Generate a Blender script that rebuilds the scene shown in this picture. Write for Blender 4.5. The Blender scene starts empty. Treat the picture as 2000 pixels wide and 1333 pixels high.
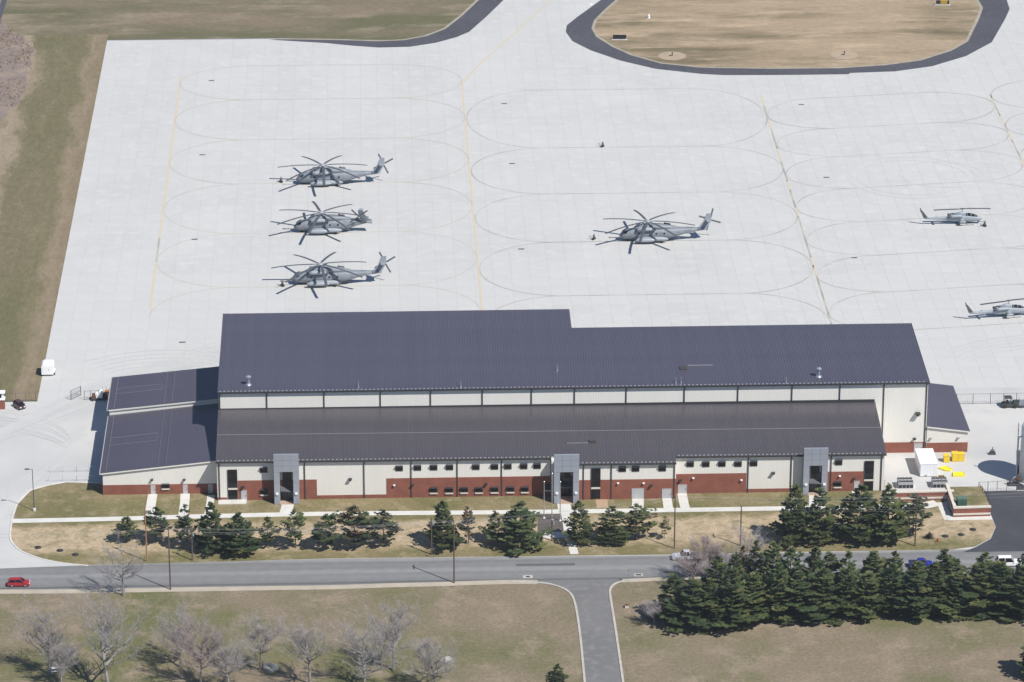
import bpy, bmesh, math, random
from mathutils import Vector, Matrix
from math import sin, cos, pi, radians, sqrt, atan2

# ------------------------------------------------------------------ camera, sky, sun, exposure
scene = bpy.context.scene
C = scene.collection
FPX, PITCH, YAW, ROLL = 7500.0, 22.15, 2.24, 0.06
CAM = Vector((33.697, -748.209, 340.635))
def _axes():
    p, y, ro = radians(PITCH), radians(YAW), radians(ROLL)
    f = Vector((sin(y)*cos(p), cos(y)*cos(p), -sin(p)))
    r = Vector((cos(y), -sin(y), 0)); u = r.cross(f)
    return cos(ro)*r+sin(ro)*u, cos(ro)*u-sin(ro)*r, f
AR, AU, AF = _axes()
cd = bpy.data.cameras.new('camera'); cam = bpy.data.objects.new('camera', cd); C.objects.link(cam)
m = Matrix((AR, AU, -AF)).transposed().to_4x4(); m.translation = CAM; cam.matrix_world = m
cd.sensor_width = 36; cd.lens = FPX*36/2000; cd.clip_start = 5; cd.clip_end = 20000
scene.camera = cam
SUN_EL, SUN_AZ = radians(50), atan2(0.72, -0.69)
world = bpy.data.worlds.new('World'); scene.world = world; world.use_nodes = True
wn = world.node_tree; wn.nodes.clear()
sky = wn.nodes.new('ShaderNodeTexSky'); sky.sky_type = 'NISHITA'; sky.sun_disc = False
sky.sun_elevation = SUN_EL; sky.sun_rotation = SUN_AZ; sky.air_density = 1.0; sky.dust_density = 0.1; sky.ozone_density = 7.0
bg = wn.nodes.new('ShaderNodeBackground'); bg.inputs[1].default_value = 0.07
wo = wn.nodes.new('ShaderNodeOutputWorld')
wn.links.new(sky.outputs[0], bg.inputs[0]); wn.links.new(bg.outputs[0], wo.inputs[0])
sl = bpy.data.lights.new('sun', 'SUN'); so = bpy.data.objects.new('sun', sl); C.objects.link(so)
sl.energy = 4.3; sl.angle = radians(0.53); sl.color = (1, 0.97, 0.925)
sd = Vector((sin(SUN_AZ)*cos(SUN_EL), cos(SUN_AZ)*cos(SUN_EL), sin(SUN_EL)))
so.rotation_euler = sd.to_track_quat('Z', 'Y').to_euler(); so.location = (200, -200, 300)
vs = scene.view_settings
vs.view_transform = 'Standard'; vs.look = 'None'; vs.exposure = 0.44; vs.gamma = 1; vs.use_curve_mapping = False

# survey helpers: where a sight line from the aircraft meets a level plane or an east-west upright plane
def ray(px, py): return AF + AR*((px-1000)/FPX) - AU*((py-666.5)/FPX)
def G(px, py, z=0.0):
    d = ray(px, py); return CAM + d*((z-CAM.z)/d.z)
def F(px, py, Y=0.0):
    d = ray(px, py); return CAM + d*((Y-CAM.y)/d.y)
def Gxy(pts, z=0.0): return [(G(a, b, z).x, G(a, b, z).y) for a, b in pts]

# ------------------------------------------------------------------ materials
MATS = {}
def mat(name, col, rough=0.8, col2=None, scale=1.0, stretch=(1, 1, 1), metal=0.0, bump=0.0, bscale=None, spec=0.5, detail=5, col3=None, scale3=None, lo=0.35, hi=0.65, lo3=0.5, hi3=0.7, rand=0.0):
    if name in MATS: return MATS[name]
    mt = bpy.data.materials.new(name); mt.use_nodes = True; nt = mt.node_tree; n = nt.nodes; L = nt.links
    b = n['Principled BSDF']; b.inputs['Roughness'].default_value = rough; b.inputs['Metallic'].default_value = metal
    b.inputs['Specular IOR Level'].default_value = spec
    b.inputs['Base Color'].default_value = (*col, 1)
    tc = n.new('ShaderNodeTexCoord'); mp = n.new('ShaderNodeMapping'); mp.inputs['Scale'].default_value = stretch
    L.new(tc.outputs['Object'], mp.inputs[0])
    out = None
    def noise(s, d):
        q = n.new('ShaderNodeTexNoise'); q.inputs['Scale'].default_value = s; q.inputs['Detail'].default_value = d
        L.new(mp.outputs[0], q.inputs['Vector']); return q
    def mix(fac, a, bcol):
        x = n.new('ShaderNodeMix'); x.data_type = 'RGBA'
        L.new(fac, x.inputs[0])
        if isinstance(a, tuple): x.inputs[6].default_value = (*a, 1)
        else: L.new(a, x.inputs[6])
        x.inputs[7].default_value = (*bcol, 1); return x.outputs[2]
    def rng(src, a, bb):
        r = n.new('ShaderNodeMapRange'); r.inputs[1].default_value = a; r.inputs[2].default_value = bb
        L.new(src, r.inputs[0]); return r.outputs[0]
    if col2:
        out = mix(rng(noise(scale, detail).outputs[0], lo, hi), col, col2)
    if col3:
        out = mix(rng(noise(scale3 or scale*4, detail).outputs[0], lo3, hi3), out if out else col, col3)
    if rand:
        oi = n.new('ShaderNodeObjectInfo'); r = n.new('ShaderNodeMapRange')
        r.inputs[3].default_value = 1-rand; r.inputs[4].default_value = 1+rand
        L.new(oi.outputs['Random'], r.inputs[0])
        hs = n.new('ShaderNodeHueSaturation'); L.new(r.outputs[0], hs.inputs['Value'])
        if out: L.new(out, hs.inputs['Color'])
        else: hs.inputs['Color'].default_value = (*col, 1)
        out = hs.outputs[0]
    if out: L.new(out, b.inputs['Base Color'])
    if bump:
        bn = n.new('ShaderNodeBump'); bn.inputs['Strength'].default_value = bump; bn.inputs['Distance'].default_value = 0.05
        L.new(noise(bscale or 6, 4).outputs[0], bn.inputs['Height']); L.new(bn.outputs[0], b.inputs['Normal'])
    MATS[name] = mt; return mt

def grass_mat(name, green, brown, tan, s1, s2, bias=0.0, zone=None, stretch=(1, 1, 1), fine=0.7):
    """turf in three tones: large patches, mid mottling, fine grain; zone=(y0,y1,y2,y3) gives a worn straw belt between world Y bounds"""
    mt = bpy.data.materials.new(name); mt.use_nodes = True; nt = mt.node_tree; n = nt.nodes; L = nt.links
    b = n['Principled BSDF']; b.inputs['Roughness'].default_value = 0.95; b.inputs['Specular IOR Level'].default_value = 0.1
    tc = n.new('ShaderNodeTexCoord'); mp = n.new('ShaderNodeMapping'); mp.inputs['Scale'].default_value = stretch
    L.new(tc.outputs['Object'], mp.inputs[0])
    def noise(s, d, ro=0.6):
        q = n.new('ShaderNodeTexNoise'); q.inputs['Scale'].default_value = s; q.inputs['Detail'].default_value = d
        q.inputs['Roughness'].default_value = ro; L.new(mp.outputs[0], q.inputs['Vector']); return q.outputs[0]
    def rng(src, a, bb):
        r = n.new('ShaderNodeMapRange'); r.inputs[1].default_value = a; r.inputs[2].default_value = bb; L.new(src, r.inputs[0]); return r.outputs[0]
    def mix(f, a, c):
        x = n.new('ShaderNodeMix'); x.data_type = 'RGBA'; L.new(f, x.inputs[0])
        for k, v in ((6, a), (7, c)):
            if isinstance(v, tuple): x.inputs[k].default_value = (*v, 1)
            else: L.new(v, x.inputs[k])
        return x.outputs[2]
    def math_(op, a, c):
        x = n.new('ShaderNodeMath'); x.operation = op
        for k, v in ((0, a), (1, c)):
            if isinstance(v, (int, float)): x.inputs[k].default_value = v
            else: L.new(v, x.inputs[k])
        return x.outputs[0]
    c = mix(rng(noise(s1, 6), 0.42+bias, 0.58+bias), green, brown)
    c = mix(rng(noise(s2, 8, 0.7), 0.5, 0.68), c, tan)
    if zone:
        sx = n.new('ShaderNodeSeparateXYZ'); L.new(tc.outputs['Object'], sx.inputs[0])
        y = math_('ADD', sx.outputs[1], math_('MULTIPLY', math_('SUBTRACT', noise(0.12, 6), 0.5), 9.0))
        up = rng(y, zone[0], zone[1]); dn = n.new('ShaderNodeMapRange')
        dn.inputs[1].default_value = zone[2]; dn.inputs[2].default_value = zone[3]; dn.inputs[3].default_value = 1; dn.inputs[4].default_value = 0
        L.new(y, dn.inputs[0])
        f = math_('MULTIPLY', up, dn.outputs[0])
        f = math_('MULTIPLY', f, rng(noise(0.35, 8, 0.7), 0.3, 0.55))
        c = mix(f, c, zone[4])
    g = n.new('ShaderNodeMix'); g.data_type = 'RGBA'; g.blend_type = 'MULTIPLY'; g.inputs[0].default_value = fine
    L.new(c, g.inputs[6]); cr = n.new('ShaderNodeMapRange'); cr.inputs[1].default_value = .3; cr.inputs[2].default_value = .7
    cr.inputs[3].default_value = .6; cr.inputs[4].default_value = 1.35; L.new(noise(1.3, 6, 0.75), cr.inputs[0])
    L.new(cr.outputs[0], g.inputs[7]); L.new(g.outputs[2], b.inputs['Base Color'])
    bn = n.new('ShaderNodeBump'); bn.inputs['Strength'].default_value = 0.6; bn.inputs['Distance'].default_value = 0.15
    L.new(noise(2.5, 5), bn.inputs['Height']); L.new(bn.outputs[0], b.inputs['Normal'])
    return mt

def strip_field_mat():
    mt = grass_mat('west_field_grass', (.13, .122, .066), (.195, .155, .105), (.30, .24, .165), .03, .11, stretch=(1.6, .35, 1)); nt = mt.node_tree; n = nt.nodes; L = nt.links
    b = n['Principled BSDF']; src = b.inputs['Base Color'].links[0].from_socket
    tc = n.new('ShaderNodeTexCoord'); sp = n.new('ShaderNodeSeparateXYZ'); L.new(tc.outputs['Object'], sp.inputs[0])
    mp = n.new('ShaderNodeMapping'); mp.inputs['Scale'].default_value = (1, .35, 1); L.new(tc.outputs['Object'], mp.inputs[0])
    nz = n.new('ShaderNodeTexNoise'); nz.inputs['Scale'].default_value = .07; nz.inputs['Detail'].default_value = 10; nz.inputs['Roughness'].default_value = .68; L.new(mp.outputs[0], nz.inputs['Vector'])
    a = n.new('ShaderNodeMath'); a.operation = 'MULTIPLY_ADD'; L.new(nz.outputs[0], a.inputs[0]); a.inputs[1].default_value = 24; L.new(sp.outputs[0], a.inputs[2])
    rg = n.new('ShaderNodeMapRange'); rg.inputs[1].default_value = -60; rg.inputs[2].default_value = -31; L.new(a.outputs[0], rg.inputs[0])
    cr = n.new('ShaderNodeValToRGB'); L.new(rg.outputs[0], cr.inputs[0]); e = cr.color_ramp.elements
    e[0].position = 0; e[0].color = (.2, .165, .11, 0); e[1].position = 1; e[1].color = (.22, .17, .105, .8)
    for p_, c_ in ((.1, (.2, .165, .11, .2)), (.2, (.29, .235, .165, 1)), (.32, (.27, .215, .15, .9)), (.42, (.15, .135, .068, .6)), (.62, (.145, .13, .066, .6)), (.8, (.16, .14, .075, .9)), (.92, (.25, .195, .13, .9))):
        q = e.new(p_); q.color = c_
    x = n.new('ShaderNodeMix'); x.data_type = 'RGBA'; L.new(cr.outputs[1], x.inputs[0]); L.new(src, x.inputs[6]); L.new(cr.outputs[0], x.inputs[7])
    n2 = n.new('ShaderNodeTexNoise'); n2.inputs['Scale'].default_value = .9; n2.inputs['Detail'].default_value = 8; n2.inputs['Roughness'].default_value = .75; L.new(mp.outputs[0], n2.inputs['Vector'])
    m2 = n.new('ShaderNodeMapRange'); m2.inputs[1].default_value = .3; m2.inputs[2].default_value = .7; m2.inputs[3].default_value = .75; m2.inputs[4].default_value = 1.25; L.new(n2.outputs[0], m2.inputs[0])
    y = n.new('ShaderNodeMix'); y.data_type = 'RGBA'; y.blend_type = 'MULTIPLY'; y.inputs[0].default_value = .8; L.new(x.outputs[2], y.inputs[6]); L.new(m2.outputs[0], y.inputs[7]); L.new(y.outputs[2], b.inputs['Base Color'])
    return mt
def brick_mat(name, c1, c2, mortar):
    mt = bpy.data.materials.new(name); mt.use_nodes = True; nt = mt.node_tree; n = nt.nodes; L = nt.links
    b = n['Principled BSDF']; b.inputs['Roughness'].default_value = 0.9
    tc = n.new('ShaderNodeTexCoord'); sp = n.new('ShaderNodeSeparateXYZ'); L.new(tc.outputs['Object'], sp.inputs[0])
    ad = n.new('ShaderNodeMath'); ad.operation = 'ADD'; L.new(sp.outputs[0], ad.inputs[0]); L.new(sp.outputs[1], ad.inputs[1])
    cb = n.new('ShaderNodeCombineXYZ'); L.new(ad.outputs[0], cb.inputs[0]); L.new(sp.outputs[2], cb.inputs[1])
    t = n.new('ShaderNodeTexBrick'); t.inputs['Scale'].default_value = 1; t.inputs['Brick Width'].default_value = 0.2; t.inputs['Row Height'].default_value = 0.068
    t.inputs['Mortar Size'].default_value = 0.006; t.inputs['Color1'].default_value = (*c1, 1); t.inputs['Color2'].default_value = (*c2, 1); t.inputs['Mortar'].default_value = (*mortar, 1)
    L.new(cb.outputs[0], t.inputs['Vector'])
    nz = n.new('ShaderNodeTexNoise'); nz.inputs['Scale'].default_value = 0.5; nz.inputs['Detail'].default_value = 6; L.new(tc.outputs['Object'], nz.inputs['Vector'])
    mr = n.new('ShaderNodeMapRange'); mr.inputs[1].default_value = .3; mr.inputs[2].default_value = .7; mr.inputs[3].default_value = .85; mr.inputs[4].default_value = 1.15; L.new(nz.outputs[0], mr.inputs[0])
    x = n.new('ShaderNodeMix'); x.data_type = 'RGBA'; x.blend_type = 'MULTIPLY'; x.inputs[0].default_value = 1
    L.new(t.outputs[0], x.inputs[6]); L.new(mr.outputs[0], x.inputs[7]); L.new(x.outputs[2], b.inputs['Base Color'])
    return mt

def siding_mat(name, c1, c2):
    mt = mat(name, c1, 0.55, c2, 0.25, stretch=(1, 1, .3), lo=.3, hi=.75)
    nt = mt.node_tree; n = nt.nodes; L = nt.links; b = n['Principled BSDF']
    tc = n.new('ShaderNodeTexCoord'); w = n.new('ShaderNodeTexWave'); w.wave_type = 'BANDS'; w.bands_direction = 'DIAGONAL'
    mp = n.new('ShaderNodeMapping'); mp.inputs['Scale'].default_value = (1, 1, 0); L.new(tc.outputs['Object'], mp.inputs[0]); L.new(mp.outputs[0], w.inputs['Vector'])
    w.inputs['Scale'].default_value = 1.75
    bn = n.new('ShaderNodeBump'); bn.inputs['Strength'].default_value = .35; bn.inputs['Distance'].default_value = .04
    L.new(w.outputs[1], bn.inputs['Height']); L.new(bn.outputs[0], b.inputs['Normal'])
    return mt

concrete = mat('apron_concrete', (.512, .503, .475), .75, (.482, .474, .45), .05, col3=(.53, .52, .492), scale3=.35, bump=.1, bscale=3, rand=.002)
concrete_far = mat('apron_concrete_joined', (.512, .503, .475), .75, (.482, .474, .45), .05, col3=(.53, .52, .492), scale3=.35, bump=.1, bscale=3)
lot_mat = mat('lot_concrete', (.515, .503, .475), .8, (.395, .395, .39), .04, col3=(.465, .457, .435), scale3=.2, lo=.42, hi=.72, detail=9, bump=.1)
walk_mat = mat('sidewalk_concrete', (.62, .60, .55), .8, (.55, .53, .48), .4, bump=.1)
joint_mat = mat('joint_sealant', (.26, .26, .265), .9)
shoulder_mat = mat('shoulder_asphalt', (.068, .068, .078), .85, (.055, .055, .064), .08, col3=(.085, .084, .09), scale3=.8, bump=.3, bscale=8)
drive_mat = mat('driveway_asphalt', (.042, .043, .051), .85, (.055, .056, .063), .12, col3=(.085, .084, .086), scale3=.5, lo3=.6, hi3=.75, bump=.3, bscale=8)
street_mat = mat('street_asphalt', (.168, .163, .156), .88, (.146, .142, .137), .1, bump=.25, bscale=8, col3=(.2, .195, .19), scale3=.6)
sand_mat = mat('sandy_shoulder', (.44, .375, .29), .95, (.36, .32, .25), .3, bump=.3, detail=8)
curb_mat = mat('curb_concrete', (.47, .44, .39), .85, (.4, .37, .32), .7)
field_grass = grass_mat('field_grass', (.125, .118, .064), (.195, .155, .105), (.29, .235, .165), .03, .09, stretch=(.4, 1.2, 1))
island_grass = grass_mat('island_grass', (.16, .13, .075), (.34, .26, .17), (.45, .345, .235), .04, .12, -.06, stretch=(.32, 1.3, 1))
lawn_grass = grass_mat('front_lawn_grass', (.15, .138, .058), (.215, .175, .092), (.30, .24, .15), .05, .22, zone=(-27, -23.5, -13, -10.5, (.43, .335, .22)))
south_grass = grass_mat('south_lawn_grass', (.135, .134, .06), (.215, .172, .118), (.28, .22, .16), .022, .13, -.025)
scrub_mat = mat('scrub_twigs', (.29, .21, .14), .95, (.22, .165, .115), .8)
yellow_line = mat('faded_yellow_paint', (.55, .455, .29), .8, (.53, .47, .37), .3)
tan_line = mat('worn_tan_line', (.43, .39, .31), .85, (.49, .455, .395), .25)
grey_line = mat('rubber_dark_line', (.33, .31, .28), .85, (.45, .43, .39), .12, lo=.4, hi=.6)
def roof_material():
    return mat('dark_metal_roof', (.071, .066, .088), .32, (.079, .073, .095), .15, spec=.5, rand=.03)
roof_mat = roof_material()
roof_worn = mat('dark_metal_roof_spotted', (.074, .067, .073), .30, (.082, .075, .079), .15, spec=.5, col3=(.20, .195, .19), scale3=1.1, lo3=.73, hi3=.8, detail=3, rand=.03)
cream = siding_mat('cream_metal_siding', (.70, .675, .615), (.66, .635, .58))
trim_dark = mat('dark_bronze_trim', (.035, .034, .036), .5)
trim_light = mat('light_grey_trim', (.36, .36, .36), .5)
brick = brick_mat('red_brick', (.245, .074, .043), (.21, .06, .035), (.20, .11, .08))
portal_mat = mat('silver_panel', (.34, .365, .41), .42, (.32, .34, .385), .3, metal=.25)
glass_dark = mat('dark_window_glass', (.010, .010, .011), .06, spec=.3)
black_mat = mat('black_recess', (.012, .012, .013), .8)
door_mat = mat('grey_door_paint', (.42, .42, .42), .6, (.39, .39, .4), .8)
white_paint = mat('white_paint', (.78, .78, .77), .5, (.74, .74, .74), .6)
cream_band = mat('cream_stone_band', (.62, .57, .49), .8, (.57, .52, .45), .7)
steel = mat('galvanised_steel', (.45, .47, .5), .35, metal=.6)
rail_mat = mat('grey_pipe_rail', (.42, .45, .48), .5)
fence_mat = mat('dark_fence_steel', (.06, .06, .065), .6)
yellow_paint = mat('yellow_equipment_paint', (.72, .50, .02), .5, (.66, .45, .02), .8)
yellow_bright = mat('lemon_spill_paint', (.78, .66, .03), .55)
rubber = mat('black_rubber', (.018, .018, .019), .85)
rust = mat('brown_rust', (.12, .06, .03), .9)
orange_mat = mat('orange_plastic', (.55, .2, .06), .6)
green_box = mat('green_transformer_paint', (.045, .10, .07), .5)
mulch_mat = mat('black_mulch', (.018, .016, .015), .95, (.035, .03, .027), 3)
wood_brown = mat('brown_pole_wood', (.09, .062, .045), .9, (.12, .085, .06), 2, stretch=(1, 1, .1))
wood_orange = mat('new_orange_pole_wood', (.30, .14, .06), .9, (.36, .18, .08), 2, stretch=(1, 1, .1))
wire_mat = mat('grey_wire', (.32, .32, .33), .6)
bark_mat = mat('grey_bark', (.31, .29, .272), .95, (.17, .16, .15), 1.2, stretch=(1, 1, .3))
twig_grey = mat('grey_twigs', (.30, .27, .265), .95, (.23, .21, .205), .8)
twig_red = mat('reddish_twigs', (.265, .2, .19), .95, (.235, .195, .185), .8)
pine_bark = mat('pine_bark', (.075, .065, .058), .95, (.11, .095, .085), 3)
needle = [mat('pine_needles_dark', (.06, .09, .042), .6, (.076, .108, .048), 1.2, spec=.25, rand=.16),
          mat('pine_needles_mid', (.10, .128, .05), .6, (.115, .14, .055), 1.2, spec=.25, rand=.16),
          mat('pine_needles_light', (.148, .162, .06), .6, (.165, .175, .068), 1.2, spec=.25, rand=.16),
          mat('pine_needles_brown', (.15, .085, .05), .8, (.12, .08, .05), 1.2, spec=.2),
          mat('pine_needles_grey', (.13, .125, .10), .8, (.10, .105, .085), 1.2, spec=.2)]
for nm_ in needle:
    nt_ = nm_.node_tree; pb = nt_.nodes['Principled BSDF']; om = nt_.nodes['Material Output']
    tl = nt_.nodes.new('ShaderNodeBsdfTranslucent'); ms = nt_.nodes.new('ShaderNodeMixShader'); ms.inputs[0].default_value = .3
    nt_.links.new(pb.inputs['Base Color'].links[0].from_socket, tl.inputs[0]); nt_.links.new(pb.outputs[0], ms.inputs[1]); nt_.links.new(tl.outputs[0], ms.inputs[2]); nt_.links.new(ms.outputs[0], om.inputs['Surface'])
heli_grey = mat('helicopter_grey', (.215, .235, .26), .5, (.175, .192, .212), .5, col3=(.235, .25, .265), scale3=1.3, lo3=.55, hi3=.7)
heli_dark = mat('helicopter_dark_grey', (.065, .07, .08), .5, (.085, .09, .10), .8)
heli_light = mat('helicopter_light_grey', (.30, .325, .345), .45, (.26, .285, .305), .6)
blade_mat = mat('rotor_blade_grey', (.075, .08, .09), .55)
cobra_grey = mat('attack_helicopter_grey', (.285, .315, .34), .5, (.24, .27, .295), .6)
red_tip = mat('red_blade_tip', (.5, .05, .03), .5)
stone_mat = mat('pale_boulder', (.42, .40, .36), .9, (.3, .285, .26), 1.5, bump=.6, bscale=2)
def paint(n, c): return mat(n, c, .25, spec=.6)

# ------------------------------------------------------------------ mesh helpers
class MB:
    def __init__(s): s.v = []; s.f = []; s.m = []
    def add(s, vs_, fs_, mi=0):
        o = len(s.v); s.v += [tuple(a) for a in vs_]; s.f += [tuple(i+o for i in q) for q in fs_]; s.m += [mi]*len(fs_); return s
    def box(s, x0, y0, z0, x1, y1, z1, mi=0):
        return s.hexa([(x0, y0, z0), (x1, y0, z0), (x1, y1, z0), (x0, y1, z0), (x0, y0, z1), (x1, y0, z1), (x1, y1, z1), (x0, y1, z1)], mi)
    def hexa(s, p, mi=0):
        return s.add(p, [(0, 3, 2, 1), (4, 5, 6, 7), (0, 1, 5, 4), (1, 2, 6, 5), (2, 3, 7, 6), (3, 0, 4, 7)], mi)
    def quad(s, a, b, c, d, mi=0): return s.add([a, b, c, d], [(0, 1, 2, 3)], mi)
    def tube(s, p, q, r0, r1=None, n=8, mi=0, caps=True):
        p, q = Vector(p), Vector(q); r1 = r0 if r1 is None else r1
        d = (q-p)
        if d.length < 1e-6: return s
        d.normalize(); a = d.orthogonal().normalized(); b = d.cross(a)
        vs_ = []
        for c, r in ((p, r0), (q, r1)):
            for k in range(n):
                t = 2*pi*k/n; vs_.append(c+a*(r*cos(t))+b*(r*sin(t)))
        fs_ = [(k, (k+1) % n, n+(k+1) % n, n+k) for k in range(n)]
        if caps: fs_ += [tuple(range(n-1, -1, -1)), tuple(range(n, 2*n))]
        return s.add(vs_, fs_, mi)
    def poly(s, pts, r, n=6, mi=0):
        for a, b in zip(pts[:-1], pts[1:]): s.tube(a, b, r, r, n, mi)
        return s
    def loft(s, rings, mi=0, caps=True):
        n = len(rings[0]); vs_ = [p for r in rings for p in r]
        fs_ = []
        for i in range(len(rings)-1):
            for k in range(n):
                fs_.append((i*n+k, i*n+(k+1) % n, (i+1)*n+(k+1) % n, (i+1)*n+k))
        if caps: fs_ += [tuple(range(n-1, -1, -1)), tuple(range((len(rings)-1)*n, len(rings)*n))]
        return s.add(vs_, fs_, mi)
    def lathe(s, prof, n=16, c=(0, 0, 0), axis='z', mi=0):
        rings = []
        for r, h in prof:
            ring = []
            for k in range(n):
                t = 2*pi*k/n
                if axis == 'z': ring.append((c[0]+r*cos(t), c[1]+r*sin(t), c[2]+h))
                elif axis == 'y': ring.append((c[0]+r*cos(t), c[1]+h, c[2]+r*sin(t)))
                else: ring.append((c[0]+h, c[1]+r*cos(t), c[2]+r*sin(t)))
            rings.append(ring)
        return s.loft(rings, mi)
    def prism(s, prof, y0, y1, mi=0):
        """side profile (x,z) extruded from y0 to y1"""
        n = len(prof); vs_ = [(x, y0, z) for x, z in prof]+[(x, y1, z) for x, z in prof]
        fs_ = [(k, (k+1) % n, n+(k+1) % n, n+k) for k in range(n)]+[tuple(range(n-1, -1, -1)), tuple(range(n, 2*n))]
        return s.add(vs_, fs_, mi)
    def mesh(s, name, mats, smooth=False):
        me = bpy.data.meshes.new(name); me.from_pydata(s.v, [], s.f)
        for q in (mats if isinstance(mats, (list, tuple)) else [mats]): me.materials.append(q)
        me.polygons.foreach_set('material_index', s.m)
        bm = bmesh.new(); bm.from_mesh(me); bmesh.ops.recalc_face_normals(bm, faces=bm.faces); bm.to_mesh(me); bm.free()
        if smooth: me.polygons.foreach_set('use_smooth', [True]*len(me.polygons))
        me.update(); return me
    def build(s, name, mats, parent=None, smooth=False): return link(name, s.mesh(name, mats, smooth), parent)

def link(name, me, parent=None, loc=None, rz=0):
    o = bpy.data.objects.new(name, me); C.objects.link(o)
    if parent: o.parent = parent
    if loc: o.location = loc
    if rz: o.rotation_euler = (0, 0, rz)
    return o
def tag(o, label, cat=None, group=None):
    o['label'] = label
    if cat: o['category'] = cat
    if group: o['group'] = group
    return o
def thing(name, label, cat, loc=(0, 0, 0), rz=0, group=None):
    return tag(link(name, None, None, tuple(loc), rz), label, cat, group)
def dup(root, loc, rz, label, group=None):
    r = root.copy(); C.objects.link(r); r.location = loc; r.rotation_euler = (0, 0, rz); r['label'] = label
    if group: r['group'] = group
    for ch in list(root.children):
        c = ch.copy(); C.objects.link(c); c.parent = r
        for g in list(ch.children):
            d = g.copy(); C.objects.link(d); d.parent = c
    return r
def sheet(name, pts, z, mt, kind='structure', thick=0.0):
    """level sheet with the outline pts (world x, y)"""
    bm = bmesh.new(); vs_ = [bm.verts.new((x, y, z)) for x, y in pts]; f = bm.faces.new(vs_)
    if f.normal.z < 0: f.normal_flip()
    bm.normal_update()
    if f.normal.z < 0: f.normal_flip()
    if thick:
        r = bmesh.ops.extrude_face_region(bm, geom=[f])
        for e in r['geom']:
            if isinstance(e, bmesh.types.BMVert): e.co.z += thick
    bmesh.ops.triangulate(bm, faces=[q for q in bm.faces if len(q.verts) > 4])
    bmesh.ops.recalc_face_normals(bm, faces=bm.faces)
    me = bpy.data.meshes.new(name); bm.to_mesh(me); bm.free(); me.materials.append(mt)
    if not thick:
        for p in me.polygons:
            if p.normal.z < 0: p.flip()
    o = link(name, me)
    if kind: o['kind'] = kind
    return o
def smooth_line(pts, n=8):
    out = []
    P = [pts[0]]+list(pts)+[pts[-1]]
    for i in range(1, len(P)-2):
        p0, p1, p2, p3 = (Vector(P[i+j]) for j in (-1, 0, 1, 2))
        for k in range(n):
            t = k/n
            out.append(0.5*((2*p1)+(p2-p0)*t+(2*p0-5*p1+4*p2-p3)*t*t+(3*p1-p0-3*p2+p3)*t**3))
    out.append(Vector(pts[-1])); return out
RC = [0]
def ribbon(mb, pts, w, z, h=0.0, mi=0):
    RC[0] += 1; z = z+.0006*(RC[0] % 41)
    pts = [Vector((p[0], p[1])) for p in pts]; L = []; R = []
    for i, p in enumerate(pts):
        d = (pts[min(i+1, len(pts)-1)]-pts[max(i-1, 0)])
        if d.length < 1e-9: d = Vector((1, 0))
        d.normalize(); nrm = Vector((-d.y, d.x))*(w/2); L.append(p+nrm); R.append(p-nrm)
    for i in range(len(pts)-1):
        if h: mb.hexa([(R[i].x, R[i].y, z), (R[i+1].x, R[i+1].y, z), (L[i+1].x, L[i+1].y, z), (L[i].x, L[i].y, z), (R[i].x, R[i].y, z+h), (R[i+1].x, R[i+1].y, z+h), (L[i+1].x, L[i+1].y, z+h), (L[i].x, L[i].y, z+h)], mi)
        else: mb.quad((R[i].x, R[i].y, z), (R[i+1].x, R[i+1].y, z), (L[i+1].x, L[i+1].y, z), (L[i].x, L[i].y, z), mi)
def inside(x, y, poly):
    c = False; j = len(poly)-1
    for i in range(len(poly)):
        (xi, yi), (xj, yj) = poly[i], poly[j]
        if (yi > y) != (yj > y) and x < (xj-xi)*(y-yi)/(yj-yi)+xi: c = not c
        j = i
    return c

# ------------------------------------------------------------------ ground
sheet('ground', [(-2500, -1500), (2700, -1500), (2700, 3500), (-2500, 3500)], -0.05, field_grass)
hz = bpy.data.materials.new('thin_haze'); hz.use_nodes = True; hn = hz.node_tree; hn.nodes.clear()
pv = hn.nodes.new('ShaderNodeVolumePrincipled'); pv.inputs['Color'].default_value = (.86, .91, 1, 1); pv.inputs['Density'].default_value = .00006; pv.inputs['Anisotropy'].default_value = .2
ho = hn.nodes.new('ShaderNodeOutputMaterial'); hn.links.new(pv.outputs[0], ho.inputs['Volume'])
HAZE = hz
sheet('concrete_lot', [(-150, -34), (330, -34), (330, 55.5), (-150, 55.5)], 0.02, lot_mat)
sheet('apron_base', [(-42.45, 55.5), (400, 55.5), (400, 324.6), (-42.45, 324.6)], 0.0, joint_mat)
sheet('taxiway_base', [(20, 324.6), (400, 324.6), (400, 470), (20, 470)], 0.0, joint_mat)
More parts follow.
